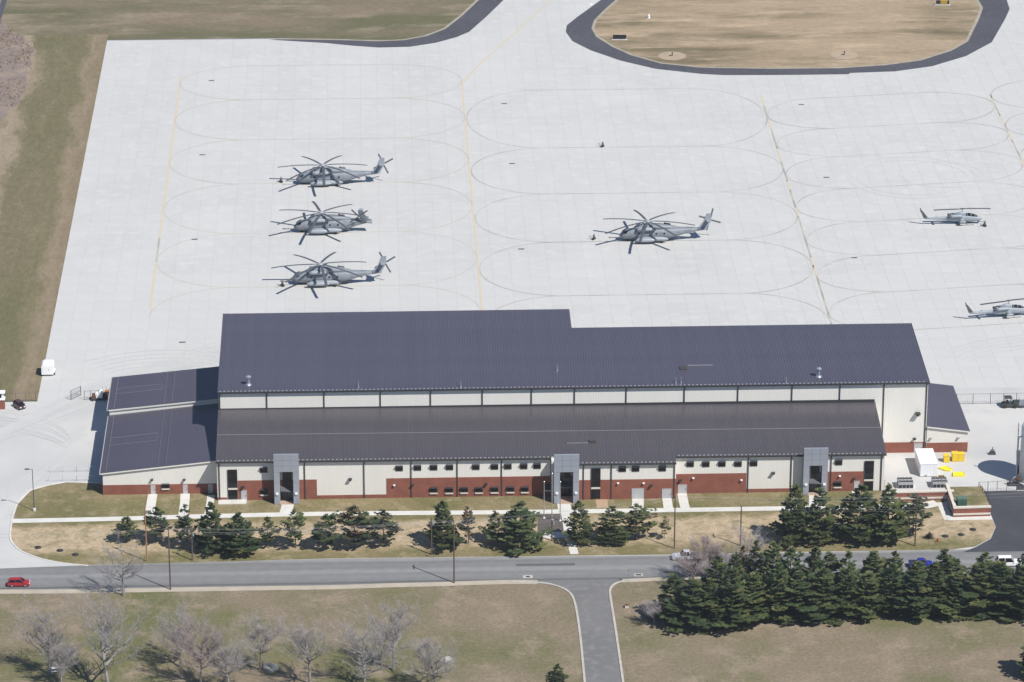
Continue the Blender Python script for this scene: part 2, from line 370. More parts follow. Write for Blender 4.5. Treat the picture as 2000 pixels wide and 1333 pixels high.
def slab_tone(mt):
    nt = mt.node_tree; n = nt.nodes; L = nt.links; b = n['Principled BSDF']; src = b.inputs['Base Color'].links[0].from_socket
    ge = n.new('ShaderNodeNewGeometry'); col = src
    for inc, off, amp in (((4.6, 6.1, 9), (42.45, -55.5, 0), .013), ((13.8, 61, 9), (42.45, -55.5, 0), .012)):
        ad = n.new('ShaderNodeVectorMath'); ad.operation = 'ADD'; ad.inputs[1].default_value = off; L.new(ge.outputs['Position'], ad.inputs[0])
        sn = n.new('ShaderNodeVectorMath'); sn.operation = 'DIVIDE'; sn.inputs[1].default_value = inc; L.new(ad.outputs[0], sn.inputs[0])
        fl = n.new('ShaderNodeVectorMath'); fl.operation = 'FLOOR'; L.new(sn.outputs[0], fl.inputs[0])
        mu = n.new('ShaderNodeVectorMath'); mu.operation = 'MULTIPLY'; mu.inputs[1].default_value = (1, 1, 0); L.new(fl.outputs[0], mu.inputs[0])
        wn_ = n.new('ShaderNodeTexWhiteNoise'); L.new(mu.outputs[0], wn_.inputs['Vector'])
        mr = n.new('ShaderNodeMapRange'); mr.inputs[3].default_value = 1-amp; mr.inputs[4].default_value = 1+amp; L.new(wn_.outputs['Value'], mr.inputs[0])
        x = n.new('ShaderNodeMix'); x.data_type = 'RGBA'; x.blend_type = 'MULTIPLY'; x.inputs[0].default_value = 1; L.new(col, x.inputs[6]); L.new(mr.outputs[0], x.inputs[7]); col = x.outputs[2]
    L.new(col, b.inputs['Base Color'])
slab_tone(concrete); slab_tone(concrete_far)
# apron slabs: 4.6 m x 6.1 m, 5 cm joints; the 300 nearest ones in view singly, the rest joined
apron = thing('apron', 'pale concrete parking apron of jointed slabs behind the long building', 'apron'); del apron['category']; apron['kind'] = 'structure'
SX, SY, J = 4.6, 6.1, 0.014
random.seed(3)
cells = []
def clipx(px, py): return -80 < px < 2080 and -60 < py
def to_px(x, y, z=0):
    v = Vector((x, y, z))-CAM; d = v.dot(AF); return 1000+FPX*v.dot(AR)/d, 666.5-FPX*v.dot(AU)/d
nx = int((400+42.45)/SX); ny = int((470-55.5)/SY)
for j in range(ny):
    for i in range(nx):
        x0 = -42.45+i*SX; y0 = 55.5+j*SY
        if y0+SY > 324.7 and x0 < 20: continue
        cells.append((x0, y0))
def seen(x, y):
    px, py = to_px(x+2.3, y+3)
    return 0 < px < 2000 and 0 < py and (y > 108 or x < -5 or (x > 158 and y > 45))
near = sorted([c for c in cells if seen(*c)], key=lambda c: c[1])[:300]
nearset = set(near)
slab_me = MB().box(J, J, 0.001, SX-J, SY-J, 0.02).mesh('concrete_slab', concrete)
for c in near: link('concrete_slab', slab_me, apron, (c[0], c[1], 0))
mb = MB()
for c in cells:
    if c not in nearset: mb.box(c[0]+J, c[1]+J, .001, c[0]+SX-J, c[1]+SY-J, .02)
o = mb.build('concrete_slabs', concrete_far, apron); o['kind'] = 'stuff'

# asphalt shoulders, grass beyond and the island
shoulder_in = [(524, 78), (640, 85), (690, 90), (740, 93.5), (800, 92), (852, 84), (892, 73), (916, 63), (950, 33), (984, 0), (1040, -55)]
shoulder_out = [(990, -55), (934, 0), (900, 32), (868, 57), (832, 71), (788, 79), (740, 81), (660, 78.5), (600, 77.5), (540, 77.2)]
sheet('asphalt_shoulder', Gxy([(p[0], p[1]) for p in shoulder_in+shoulder_out]), 0.026, shoulder_mat)
sheet('west_field', [(-900, 56), (-42.46, 56), (-42.46, 330), (-900, 330)], 0.034, strip_field_mat())
fieldN = [(-900, 330.01), (-42.46, 330.01), (-42.46, 324.62), (14, 324.62)]+Gxy(shoulder_out[::-1]+[(1000, -120)])+[(80, 900), (-900, 900)]
sheet('north_field', fieldN, 0.034, field_grass)
ring_out = [(1260, -75), (1215, -40), (1174, 0), (1127, 34), (1107, 50), (1105, 63), (1118, 81), (1154, 99), (1212, 119), (1280, 135), (1370, 145), (1415, 147.4), (1550, 147), (1658, 145.6), (1660, 143.2), (1748, 140), (1820, 130), (1887, 110), (1937, 83), (1964, 36), (1972, 18), (1966, 0), (1940, -40), (1880, -75)]
ring_in = [(1290, -60), (1240, -32), (1206, 0), (1185, 18), (1163, 40), (1158, 56), (1167, 72), (1199, 92), (1235, 108), (1293, 124), (1370, 132), (1505, 134), (1640, 133), (1730, 127), (1797, 118), (1856, 99), (1888, 81), (1910, 36), (1917, 16), (1908, 0), (1890, -35), (1850, -60)]
sheet('island_shoulder', Gxy(ring_out), 0.026, shoulder_mat)
sheet('island_turf', Gxy(ring_in), 0.034, island_grass)
mb = MB(); ribbon(mb, Gxy(ring_in[2:20]), .9, .036)
ribbon(mb, Gxy([(p[0], p[1]-.6) for p in shoulder_out]), .9, .036)
o = mb.build('dry_turf_edge', mat('straw_edge', (.36, .32, .25), .95, (.28, .25, .19), .4)); o['kind'] = 'structure'

# street, side street, driveway, lawns and walks
sheet('street', Gxy([(-4000, 1150), (-300, 1113.5), (0, 1111), (170, 1104.5), (640, 1092), (1000, 1088), (1300, 1085), (1600, 1079), (2000, 1071.5), (2300, 1067), (6000, 1010), (6000, 1062), (2300, 1118), (2000, 1121), (1400, 1131), (1000, 1139), (500, 1150), (0, 1157), (-300, 1161), (-4000, 1201)]), 0.024, None or mat('street_surface', (.165, .165, .17), .88))
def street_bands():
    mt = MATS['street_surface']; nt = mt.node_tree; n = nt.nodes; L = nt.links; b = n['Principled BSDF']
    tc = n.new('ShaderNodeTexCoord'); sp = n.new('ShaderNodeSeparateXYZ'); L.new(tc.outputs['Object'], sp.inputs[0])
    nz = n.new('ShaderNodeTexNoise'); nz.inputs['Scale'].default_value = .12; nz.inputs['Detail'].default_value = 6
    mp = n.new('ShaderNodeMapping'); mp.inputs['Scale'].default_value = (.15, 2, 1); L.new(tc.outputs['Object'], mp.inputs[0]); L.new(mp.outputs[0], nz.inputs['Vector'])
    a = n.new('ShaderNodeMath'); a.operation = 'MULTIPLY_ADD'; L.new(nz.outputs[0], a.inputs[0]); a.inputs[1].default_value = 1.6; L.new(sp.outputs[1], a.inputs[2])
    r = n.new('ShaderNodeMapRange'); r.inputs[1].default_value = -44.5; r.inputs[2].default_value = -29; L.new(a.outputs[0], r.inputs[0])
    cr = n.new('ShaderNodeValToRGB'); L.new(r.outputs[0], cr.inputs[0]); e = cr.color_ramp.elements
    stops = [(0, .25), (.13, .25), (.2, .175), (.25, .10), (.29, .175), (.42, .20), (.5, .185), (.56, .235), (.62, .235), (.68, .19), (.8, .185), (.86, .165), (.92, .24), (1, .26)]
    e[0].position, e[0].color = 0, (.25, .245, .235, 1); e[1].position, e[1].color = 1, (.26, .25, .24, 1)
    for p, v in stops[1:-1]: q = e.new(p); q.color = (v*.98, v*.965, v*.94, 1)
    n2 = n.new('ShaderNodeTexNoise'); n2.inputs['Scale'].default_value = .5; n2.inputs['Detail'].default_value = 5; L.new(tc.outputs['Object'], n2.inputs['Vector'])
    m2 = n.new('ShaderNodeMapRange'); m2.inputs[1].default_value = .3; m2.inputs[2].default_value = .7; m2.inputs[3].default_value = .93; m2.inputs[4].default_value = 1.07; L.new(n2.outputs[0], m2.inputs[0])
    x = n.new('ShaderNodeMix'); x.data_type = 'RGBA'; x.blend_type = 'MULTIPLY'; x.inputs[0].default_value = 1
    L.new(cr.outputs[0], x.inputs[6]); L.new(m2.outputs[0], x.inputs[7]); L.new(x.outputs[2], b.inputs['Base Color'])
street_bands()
sheet('street_patch', Gxy([(1008, 1102), (1123, 1100.5), (1123, 1105), (1008, 1106.5)]), 0.029, mat('patch_asphalt', (.10, .10, .105), .9))
sl_ = [(-4000, 1200), (-300, 1160), (0, 1156), (300, 1151), (650, 1146), (820, 1142), (900, 1140), (1000, 1137.5), (1060, 1139.5), (1095, 1148), (1114, 1160), (1122, 1176), (1128, 1205), (1134, 1250), (1138, 1290), (1142, 1333), (1150, 1420)]
sheet('south_lawn', Gxy(sl_+[(1150, 1600), (-600, 1700), (-4000, 1900)]), 0.03, south_grass)
sr_ = [(1228, 1420), (1217, 1333), (1211, 1290), (1203, 1235), (1196, 1190), (1192, 1165), (1192, 1152), (1200, 1142), (1216, 1136.5), (1250, 1134), (1400, 1132), (1700, 1127), (2000, 1122), (2300, 1119), (6000, 1063)]
sheet('south_lawn', Gxy(sr_+[(6000, 1250), (2600, 1600), (1228, 1600)]), 0.03, south_grass)
sheet('side_street', Gxy([(1062, 1136), (1150, 1134), (1235, 1133), (1240, 1160), (1225, 1333), (1245, 1600), (1140, 1600), (1130, 1333), (1100, 1180)]), 0.0265, street_mat)
mb = MB(); ribbon(mb, smooth_line(Gxy(sl_[7:]), 6), .45, .0, .15); ribbon(mb, smooth_line(Gxy(sr_[:10]), 6), .45, .0, .15)
o = mb.build('curb', curb_mat); o['kind'] = 'structure'
mb = MB(); random.seed(5)
pts = [(x, y+random.uniform(-.6, .6)) for x, y in [(-300, 1158), (0, 1156), (120, 1155.5), (300, 1152.5), (500, 1149.5), (650, 1147), (760, 1144.5), (860, 1141.5), (930, 1138.5), (1000, 1137), (1050, 1137)]]
ribbon(mb, smooth_line(Gxy(pts), 10), 1.9, .034); ribbon(mb, smooth_line(Gxy([(1215, 1135), (1300, 1131.5), (1400, 1130), (1700, 1125), (2000, 1119.5)]), 10), 1.6, .034)
o = mb.build('sandy_road_edge', sand_mat); o['kind'] = 'structure'
sheet('front_lawn', [(-22, 8)]+Gxy([(190, 945), (130, 943), (95, 949), (60, 959), (35, 985), (25, 1015), (21, 1050), (28, 1064), (42, 1076), (80, 1091), (125, 1100), (175, 1104), (400, 1098.5), (640, 1091.5), (1000, 1087.5), (1300, 1084), (1600, 1078), (1860, 1074), (1905, 1068), (1934, 1052), (1944, 1030), (1938, 1014), (1868, 1014), (1840, 972), (1745, 978), (1728, 972)])+[(143.2, 2), (143.2, 8)], 0.03, lawn_grass)
mb = MB(); ribbon(mb, smooth_line(Gxy([(190, 944.5), (130, 942.5), (95, 948.5), (60, 958.5), (34, 985), (24, 1015), (20, 1050), (27, 1064.5), (41, 1077), (80, 1092), (125, 1101), (172, 1105.5)]), 6), .35, .0, .13)
o = mb.build('curb', walk_mat); o['kind'] = 'structure'
mb = MB(); ribbon(mb, smooth_line([(-42.7, -8.9), (-21, -8.6), (-3, -8), (24.7, -7.7), (62.7, -8.3), (99.7, -8.5), (118, -8.5), (143, -8.4), (146, -8)], 6), 2.1, .04)
def pathpx(w_pts, w): ribbon(mb, smooth_line(Gxy(w_pts), 4), w, .044)
pathpx([(299, 963), (296, 980), (291, 1012)], 2.0); pathpx([(361.5, 962), (361, 980), (357, 1010)], 2.0); pathpx([(412, 968), (410, 985), (405, 1010)], 1.6)
pathpx([(562, 980), (561, 992), (556, 1006)], 2.6); pathpx([(1246, 973), (1246, 984), (1244, 1000)], 2.5); pathpx([(1302, 971), (1304, 984), (1306, 998)], 2.0); pathpx([(1332, 963), (1335, 980), (1339, 996)], 2.0); pathpx([(1592, 962), (1592, 980), (1592, 996)], 2.6); pathpx([(1672, 960), (1674, 975), (1676, 992)], 1.8)
ribbon(mb, Gxy([(1101, 983), (1104, 1004)]), 2.8, .044); ribbon(mb, Gxy([(1104, 1004), (1110, 1040), (1122, 1083)]), 1.75, .048)
ribbon(mb, Gxy([(1060, 1047), (1108, 1045)]), 3.0, .046)
pathpx([(1735, 985), (1790, 990), (1830, 983)], 3)
o = mb.build('sidewalk', walk_mat); o['kind'] = 'structure'
sheet('paved_terrace', Gxy([(1050, 1006), (1099, 1004), (1107, 1037), (1050, 1042)]), 0.042, mat('dark_mulch_bed', (.085, .068, .062), .95, (.11, .09, .08), 1.5))
pw = Gxy([(1842, 975), (1868, 1018), (1938, 1016)])
mb = MB(); ribbon(mb, Gxy([(1838, 982), (1853, 1016)]), 2.0, .05); ribbon(mb, Gxy([(1851, 1013), (1937, 1011.5)]), 2.2, .054)
o = mb.build('planter_walk', walk_mat); o['kind'] = 'structure'
sheet('driveway', Gxy([(1911, 960), (2200, 958), (2250, 1074), (1880, 1079), (1906, 1069), (1935, 1053), (1945, 1030), (1938, 1012)]), 0.036, drive_mat)
sheet('gravel_pad', Gxy([(1985, 880), (2200, 880), (2200, 958), (1985, 958)]), 0.026, drive_mat)
sheet('dirt_patch', Gxy([(1163, 976), (1186, 976), (1188, 992), (1166, 993)]), 0.034, mat('bare_clay', (.42, .29, .18), .95, (.36, .26, .17), 1.2))

# scrub on the far left field
random.seed(8); mb = MB()
sc_poly = Gxy([(-60, 20), (4, 40), (24, 62), (36, 66), (52, 80), (64, 84), (68, 100), (60, 112), (62, 132), (50, 150), (54, 172), (40, 188), (38, 205), (20, 212), (10, 232), (-60, 246)])
sheet('scrub_soil', sc_poly, 0.04, mat('scrub_soil', (.24, .185, .15), .95, (.19, .15, .13), .25, col3=(.30, .235, .17), scale3=.12))['kind'] = 'structure'
for _ in range(5200):
    x = random.uniform(-86, -55); y = random.uniform(265, 348)
    if sin(x*.31+y*.13)+sin(y*.27-x*.2)+random.uniform(-1.6, 1.6) < -.2: continue
    if not inside(x, y, sc_poly): continue
    h = random.uniform(.25, 1.1)*(.6+.8*random.random()**3)
    for k in range(3):
        a = random.uniform(0, 2*pi); t = Vector((x+cos(a)*h*.6, y+sin(a)*h*.6, h)); w = Vector((-sin(a), cos(a), 0))*.09
        mb.add([(x+w.x, y+w.y, 0), (x-w.x, y-w.y, 0), tuple(t)], [(0, 1, 2)])
o = mb.build('scrub', scrub_mat); o['kind'] = 'stuff'; o['label'] = 'low brown leafless scrub at the far left edge of the field'
sheet('dirt_track', Gxy([(0, 45), (14, 0), (20, -20), (8, -20), (3, 0), (-6, 40)]), 0.044, shoulder_mat)

# taxi lines
mb = MB(); ly = MB(); lg = MB()
ZL = .026
def arc_end(xl, ym, yl, sgn, a):
    """from the taxi line at (xl, ym) sweeping to the parking line at y=yl, sgn=+1 to the east"""
    return [(xl+sgn*a*(1-cos(t)), ym+(yl-ym)*sin(t)) for t in [k*pi/2/10 for k in range(11)]]
LW = .34
def block(xa, xb, ys, tgt, ang=0.0, aw=20, ends=(1, 1)):
    for i, y in enumerate(ys):
        up = (ys[i-1]+y)/2 if i else y-(ys[i+1]-y)/2*1
        dn = (ys[i+1]+y)/2 if i < len(ys)-1 else y+(y-ys[i-1])/2*1
        dy = (xb-xa)*math.tan(ang)
        if i: 
            if ends[0]: ribbon(tgt, arc_end(xa, up, y+aw*math.tan(ang), 1, aw), LW, ZL)
            if ends[1]: ribbon(tgt, arc_end(xb, up+dy, y+dy-aw*math.tan(ang), -1, aw), LW, ZL)
        if i < len(ys)-1 or True:
            if ends[0]: ribbon(tgt, arc_end(xa, dn, y+aw*math.tan(ang), 1, aw), LW, ZL)
            if ends[1]: ribbon(tgt, arc_end(xb, dn+dy, y+dy-aw*math.tan(ang), -1, aw), LW, ZL)
        ribbon(tgt, [(xa+aw, y+aw*math.tan(ang)), (xb-aw, y+dy-aw*math.tan(ang))], LW, ZL)
block(-19.6, 59.8, [298.7, 268.4, 234.5, 199.3, 162.3, 124.9], mb, 0, 20)
block(60.2, 142.7, [273.9, 224.9, 188.7, 153.3, 116.5], lg, 0, 20)
block(143, 206.8, [262, 236, 213, 188, 163, 139, 114, 89], lg, radians(7.5), 17)
block(207, 290, [276, 250, 225, 200, 175], lg, radians(7.5), 17, (1, 0))
ribbon(ly, [(-19.6, 289.8), (-19.65, 111.1)], .55, ZL+.004); ribbon(ly, [(59.7, 280), (60.05, 60)], .5, ZL+.004); ribbon(ly, [(-19.65, 160), (-19.65, 143)], .5, ZL+.008, mi=1)
ribbon(ly, smooth_line([(59.7, 280)]+Gxy([(935, 128), (1000, 70), (1075, 0), (1130, -55)]), 8), .5, ZL+.006)
ld = MB()
for xx, yy in ((142.85, 266), (206.9, 266)): ribbon(ld, [(xx, yy), (xx-.1, 60)], .42, ZL+.004)
for s_, e_ in ((268, 258), (246, 238), (222, 212), (196, 190), (176, 170), (140, 128)): ribbon(ly, [(142.85, s_), (142.85, e_)], .5, ZL+.009)
for yy in (262, 244, 231, 208, 190): ribbon(ly, [(206.9, yy+3), (206.9, yy-4)], .5, ZL+.009)
for nm, q, ml in (('parking_line', mb, [tan_line]), ('parking_line', lg, [grey_line]), ('taxiway_line', ld, [mat('dark_worn_line', (.27, .25, .22), .85, (.44, .4, .33), .16, lo=.4, hi=.6)]), ('taxiway_line', ly, [yellow_line, grey_line])):
    o = q.build(nm, ml); o['kind'] = 'structure'
# faint tyre scrub rings on the right of the apron
mb = MB()
for cx, cy, ra, rb in ((176, 198, 17, 16), (176, 198, 14.5, 13.5), (184, 200, 11, 10)):
    ribbon(mb, [(cx+ra*cos(t), cy+rb*sin(t)) for t in [k*2*pi/48*.93 for k in range(49)]], .3, ZL+.012)
for r_ in range(5):
    ribbon(mb, [(196+(26+r_*2)*cos(t), 66+(14+r_*2)*sin(t)) for t in [radians(30+k*5) for k in range(26)]], .35, ZL+.012)
    ribbon(mb, [(-14+(18+r_*2.4)*cos(t), 62+(14+r_*2.3)*sin(t)) for t in [radians(10+k*5) for k in range(26)]], .3, ZL+.012)
random.seed(14)
for k in range(22):
    o_ = random.uniform(-9, 9); e_ = random.uniform(-1, 1)
    ribbon(mb, smooth_line([(-75, 22+o_*.5), (-52, 34+o_*.6+e_), (-36, 52+o_), (-20, 68+o_*1.1+e_), (2, 82+o_*1.5), (26, 86+o_*1.8)], 8), random.choice((.22, .3, .5)), ZL+.02)
for k in range(12):
    o_ = random.uniform(-6, 6)
    ribbon(mb, smooth_line([(-45, 6+o_*.4), (-38, 18+o_*.7), (-33, 30+o_*.6), (-42, 42+o_), (-60, 50+o_)], 8), random.choice((.22, .3)), ZL+.02)
o = mb.build('tyre_marks', mat('faint_rubber', (.465, .46, .445), .9, (.505, .495, .47), .12)); o['kind'] = 'structure'

# ------------------------------------------------------------------ the long building
B = thing('hangar_building', 'long dark-roofed hangar with cream siding, red brick base and three silver entry portals', 'hangar')
L_, YH = 154.7, 19.82
def zE(x): return 9.3-.0035*x
def zT(x): return 12.75-.0042*x
KF = 3.4/19.8
def zF(x, y): return zE(x)+KF*y
ZH, KH = 16.9, .055
def zH(y): return ZH+KH*(y-YH)
X1, X2 = 143.0, 78.3
YL, YR = 59.8, 49.8
mb = MB()   # two-storey front block
mb.hexa([(0.15, 0, 0), (X1-.1, 0, 0), (X1-.1, YH-.02, 0), (.15, YH-.02, 0), (.15, 0, zE(0)-.15), (X1-.1, 0, zE(X1)-.15), (X1-.1, YH-.02, zT(X1)-.3), (.15, YH-.02, zT(0)-.3)])
XP0, XP1, YP = 77.1, 97.9, -2.4
mb.hexa([(XP0, YP, 0), (XP1, YP, 0), (XP1, -.003, 0), (XP0, -.003, 0), (XP0, YP, zF(XP0, YP)-.15), (XP1, YP, zF(XP1, YP)-.15), (XP1, -.003, zE(XP1)-.16), (XP0, -.003, zE(XP0)-.16)])
mb.build('front_wall', cream, B)
mb = MB()   # hangar halls
for xa, xb, yb in ((.1, X2, YL-.3), (X2+.005, L_-.1, YR-.3)):
    mb.hexa([(xa, YH, 0), (xb, YH, 0), (xb, yb, 0), (xa, yb, 0), (xa, YH, ZH-.12), (xb, YH, ZH-.12), (xb, yb, zH(yb)-.12), (xa, yb, zH(yb)-.12)])
mb.build('hangar_wall', cream, B)
for xa, xb, yb in ((3, 75, YL-.3), (81, 152, YR-.3)):      # the tall doors on the apron side
    n = 8
    for k in range(n):
        w = (xb-xa)/n; MB().box(xa+k*w+.04, yb+.01, .05, xa+(k+1)*w-.04, yb+.16+.08*(k % 2), 13.2).build('hangar_door', portal_mat, B)

# roofs from 1.2 m wide standing-seam panels
def panel_mesh(name, length, k, w, back=0.0):
    q = MB(); t = .05
    q.hexa([(0, 0, -t), (w, 0, -t), (w, length, k*length-t), (0, length, k*length-t), (0, 0, 0), (w, 0, 0), (w, length, k*length), (0, length, k*length)])
    for x in (.0, w/2):
        q.hexa([(x, -.01, .0), (x+.06, -.01, .0), (x+.06, length, k*length), (x, length, k*length), (x+.012, -.01, .05), (x+.048, -.01, .05), (x+.048, length, k*length+.05), (x+.012, length, k*length+.05)])
    return q
PW = 1.2
front_roof = MB().box(.2, YH-.12, zT(X1)-.35, X1-.2, YH-.03, zT(X1)-.3).build('roof', roof_mat, B); tag(front_roof, 'lower roof over the two-storey front block')
hi_roof = MB().box(.1, YH-.4, ZH-.14, L_-.1, YH-.32, ZH-.1).build('roof', roof_mat, B); tag(hi_roof, 'tall main roof of the hangar halls')
def run(parent, x0, x1, y0, length, k, zfun, mt, w=PW):
    n = max(1, round((x1-x0)/w)); ww = (x1-x0)/n; me = panel_mesh('roof_panel', length, k, ww).mesh('roof_panel', mt)
    for i in range(n):
        x = x0+i*ww; link('roof_panel', me, parent, (x, y0, zfun(x+ww/2)))
kf = KF
run(front_roof, -.05, XP0, -.45, YH-.05+.45, kf, lambda x: zF(x, -.45), roof_worn)
run(front_roof, XP0, XP1, -2.85, YH-.05+2.85, kf, lambda x: zF(x, -2.85), roof_worn)
run(front_roof, XP1, X1+.15, -.45, YH-.05+.45, kf, lambda x: zF(x, -.45), roof_worn)
run(hi_roof, -.1, X2, YH-.45, YL-YH+.45, KH, lambda x: zH(YH-.45), roof_mat)
run(hi_roof, X2, L_+.1, YH-.45, YR-YH+.45, KH, lambda x: zH(YH-.45), roof_mat)
# snow-guard rail across the lower roof, row of clips at the eaves, gutters, downpipes
mb = MB()
for a, b in ((0, 50), (50, 100), (100, X1)):
    mb.hexa([(a, 9.6, zF(a, 9.6)+.05), (b-.01, 9.6, zF(b, 9.6)+.05), (b-.01, 9.75, zF(b, 9.75)+.05), (a, 9.75, zF(a, 9.75)+.05), (a, 9.6, zF(a, 9.6)+.1), (b-.01, 9.6, zF(b, 9.6)+.1), (b-.01, 9.75, zF(b, 9.75)+.1), (a, 9.75, zF(a, 9.75)+.1)])
mb.build('snow_guard', mat('weathered_bar', (.2, .19, .2), .5), front_roof)
mb = MB()
for i in range(int(X1/.9)):
    x = .3+i*.9; y = -2.75 if XP0 < x < XP1 else -.35
    mb.box(x, y, zF(x, y)+.06, x+.42, y+.12, zF(x, y)+.22)
o = mb.build('eave_clips', trim_light, front_roof); o['kind'] = 'stuff'
mb = MB()
for i in range(int(L_/.9)):
    x = .3+i*.9; mb.box(x, YH-.38, ZH+.04, x+.42, YH-.26, ZH+.18)
o = mb.build('eave_clips', trim_light, hi_roof); o['kind'] = 'stuff'
def gutter(xa, xb, y, za, zb, par=B):
    MB().hexa([(xa, y-.16, za-.32), (xb, y-.16, zb-.32), (xb, y, zb-.32), (xa, y, za-.32), (xa, y-.2, za-.02), (xb, y-.2, zb-.02), (xb, y, zb-.02), (xa, y, za-.02)]).build('gutter', trim_dark, par)
gutter(-.05, XP0-.01, -.46, zF(0, -.46), zF(XP0, -.46)); gutter(XP0, XP1, -2.86, zF(XP0, -2.86), zF(XP1, -2.86)); gutter(XP1+.01, X1+.15, -.46, zF(XP1, -.46), zF(X1, -.46))
gutter(-.1, L_+.1, YH-.46, zH(YH-.46), zH(YH-.46))
def downpipe(px, py, Y, z1, z0=0):
    x = F(px, py, Y).x
    MB().box(x-.11, Y-.2, z0, x+.11, Y-.03, z1-.1).box(x-.15, Y-.44, z1-.32, x+.15, Y-.04, z1-.12).build('downpipe', trim_dark, B)
for px in (429, 521, 633, 743, 841, 942, 1038, 1122, 1223, 1336.5, 1441, 1546.5, 1640, 1726, 1809.5):
    x = F(px, 775, YH).x; downpipe(px, 775, YH, ZH, zT(0)-.2 if x < X1 else 0)
for px in (428, 595, 711, 803, 893, 979.7, 1076, 1461, 1545, 1622.5, 1721): downpipe(px, 925, 0, 9)
for px in (1139.5, 1194, 1317): downpipe(px, 925, YP, 8.7)
for yb, xa, xb in ((YH, .1, X1),):
    MB().box(xa, yb-.16, zT(X1)-.25, xb, yb-.01, zT(0)+.12).build('wall_flashing', trim_dark, B)
MB().box(-.22, YH-.5, ZH-.42, -.102, YL, ZH-.1).build('roof_trim', trim_dark, B)
mb = MB(); mb.hexa([(L_+.102, YH-.5, ZH-.3), (L_+.2, YH-.5, ZH-.3), (L_+.2, YR, zH(YR)-.3), (L_+.102, YR, zH(YR)-.3), (L_+.102, YH-.5, ZH+.04), (L_+.2, YH-.5, ZH+.04), (L_+.2, YR, zH(YR)+.07), (L_+.102, YR, zH(YR)+.07)]); mb.build('roof_trim', trim_dark, B)

# brickwork panels, 8 cm proud of the siding
def brick_panel(xa, xb, z1, Y=0.0, z0=0.0, d=.08):
    if isinstance(xa, tuple): xa = F(*xa, Y).x
    MB().box(xa, Y-d, z0, xb, Y-.001, z1).build('brick_panel', brick, B)
fx = lambda px, py=950, Y=0.0: F(px, py, Y).x
BZ = 4.58
brick_panel(.15, fx(443), .7); brick_panel(fx(465), fx(619), BZ); brick_panel(fx(619)+.002, fx(755)-.002, .85); brick_panel(fx(755), XP0-.09, BZ)
brick_panel(XP0+.001, XP1-.001, BZ, YP); brick_panel(XP1+.09, fx(1457), BZ); brick_panel(fx(1457)+.002, fx(1560), .85); brick_panel(fx(1600), fx(1686), BZ)
brick_panel(X1+.1, L_-.11, 2.5, YH)
MB().box(XP1, YP-.08, 0, XP1+.08, -.085, BZ).build('brick_panel', brick, B)
mb = MB(); mb.box(X1-.1, -.02, 0, X1-.02, YH-.09, 2.5); mb.build('brick_panel', brick, B)

# windows
def window(xc, zc, w, h, Y, hood=.55, sill=False, rows=1):
    fr = MB()
    t = .07; x0, x1, z0, z1 = xc-w/2, xc+w/2, zc-h/2, zc+h/2
    fr.box(x0-t, Y-.12, z0-t, x0, Y-.002, z1+t).box(x1, Y-.12, z0-t, x1+t, Y-.002, z1+t).box(x0, Y-.12, z1, x1, Y-.002, z1+t).box(x0, Y-.12, z0-t, x1, Y-.002, z0)
    o = fr.build('window', trim_dark, B)
    MB().box(x0, Y-.10, z0, x1, Y-.004, z1).build('pane', glass_dark, o)
    if hood: MB().hexa([(x0-t, Y-hood, z1+.07), (x1+t, Y-hood, z1+.07), (x1+t, Y-.003, z1+.1), (x0-t, Y-.003, z1+.1), (x0-t, Y-hood, z1+.14), (x1+t, Y-hood, z1+.14), (x1+t, Y-.003, z1+.24), (x0-t, Y-.003, z1+.24)]).build('hood', trim_dark, o)
    if sill: MB().box(x0-.1, Y-.26, z0-.34, x1+.1, Y-.082, z0-.072).build('sill', cream_band, o)
    return o
def win_at(px, py, Y, w, h, off=0, **k):
    p = F(px, py, Y); window(p.x, p.z, w, h, Y-off, **k)
for px, py in ((515, 919), (779.7, 915.5), (815.5, 914.5), (847, 914), (878, 913.5), (929.5, 913), (966, 912.5), (992, 912), (1023, 911.5), (1049, 911), (1348, 907.5), (1378.5, 907.5), (1410, 907), (1441.5, 907), (1472, 906), (1638, 904)): win_at(px, py, 0, 1.45, .95)
for px, py in ((1215.5, 917), (1241.5, 916.5), (1293.5, 916)): win_at(px, py, YP, 1.45, .95)
for px, py in ((516, 961), (847, 957.5), (877.5, 957.5), (906.5, 957), (935.5, 957), (966, 956.5), (997, 956), (1025, 956), (1636, 946)): win_at(px, py, 0, 1.5, 1.0, .08, sill=True)
win_at(1069, 952, 0, 1.5, 1.0, .08, sill=True)
for pa, pb, pt, pm, pbot, Y in ((445.5, 463, 918, 955, 974, 0), (1155, 1172, 915.5, 953.5, 973, YP), (1688, 1705, 901, 938, 958.5, 0)):   # the tall stair windows
    a, b = F(pa, 940, Y).x, F(pb, 940, Y).x; z1 = F(pa, pt, Y).z; zm = F(pa, pm, Y).z; z0 = F(pa, pbot, Y).z
    o = MB().box(a-.08, Y-.2, z0-.08, a, Y-.1, z1+.08).box(b, Y-.2, z0-.08, b+.08, Y-.1, z1+.08).box(a, Y-.2, z1, b, Y-.1, z1+.08).box(a, Y-.2, z0-.08, b, Y-.1, z0).build('window', trim_dark, B); tag(o, 'tall stair window in two stacked lights')
    n = 3
    for k in range(n): MB().box(a, Y-.16, zm+.25+(z1-zm-.25)*k/n+.03, b, Y-.09, zm+.25+(z1-zm-.25)*(k+1)/n-.03).build('pane', glass_dark, o)
    MB().box(a, Y-.16, z0, b, Y-.09, zm-.2).build('pane', glass_dark, o)
    MB().box(a-.05, Y-.22, zm-.18, b+.05, Y-.085, zm+.2).build('spandrel', cream_band, o)
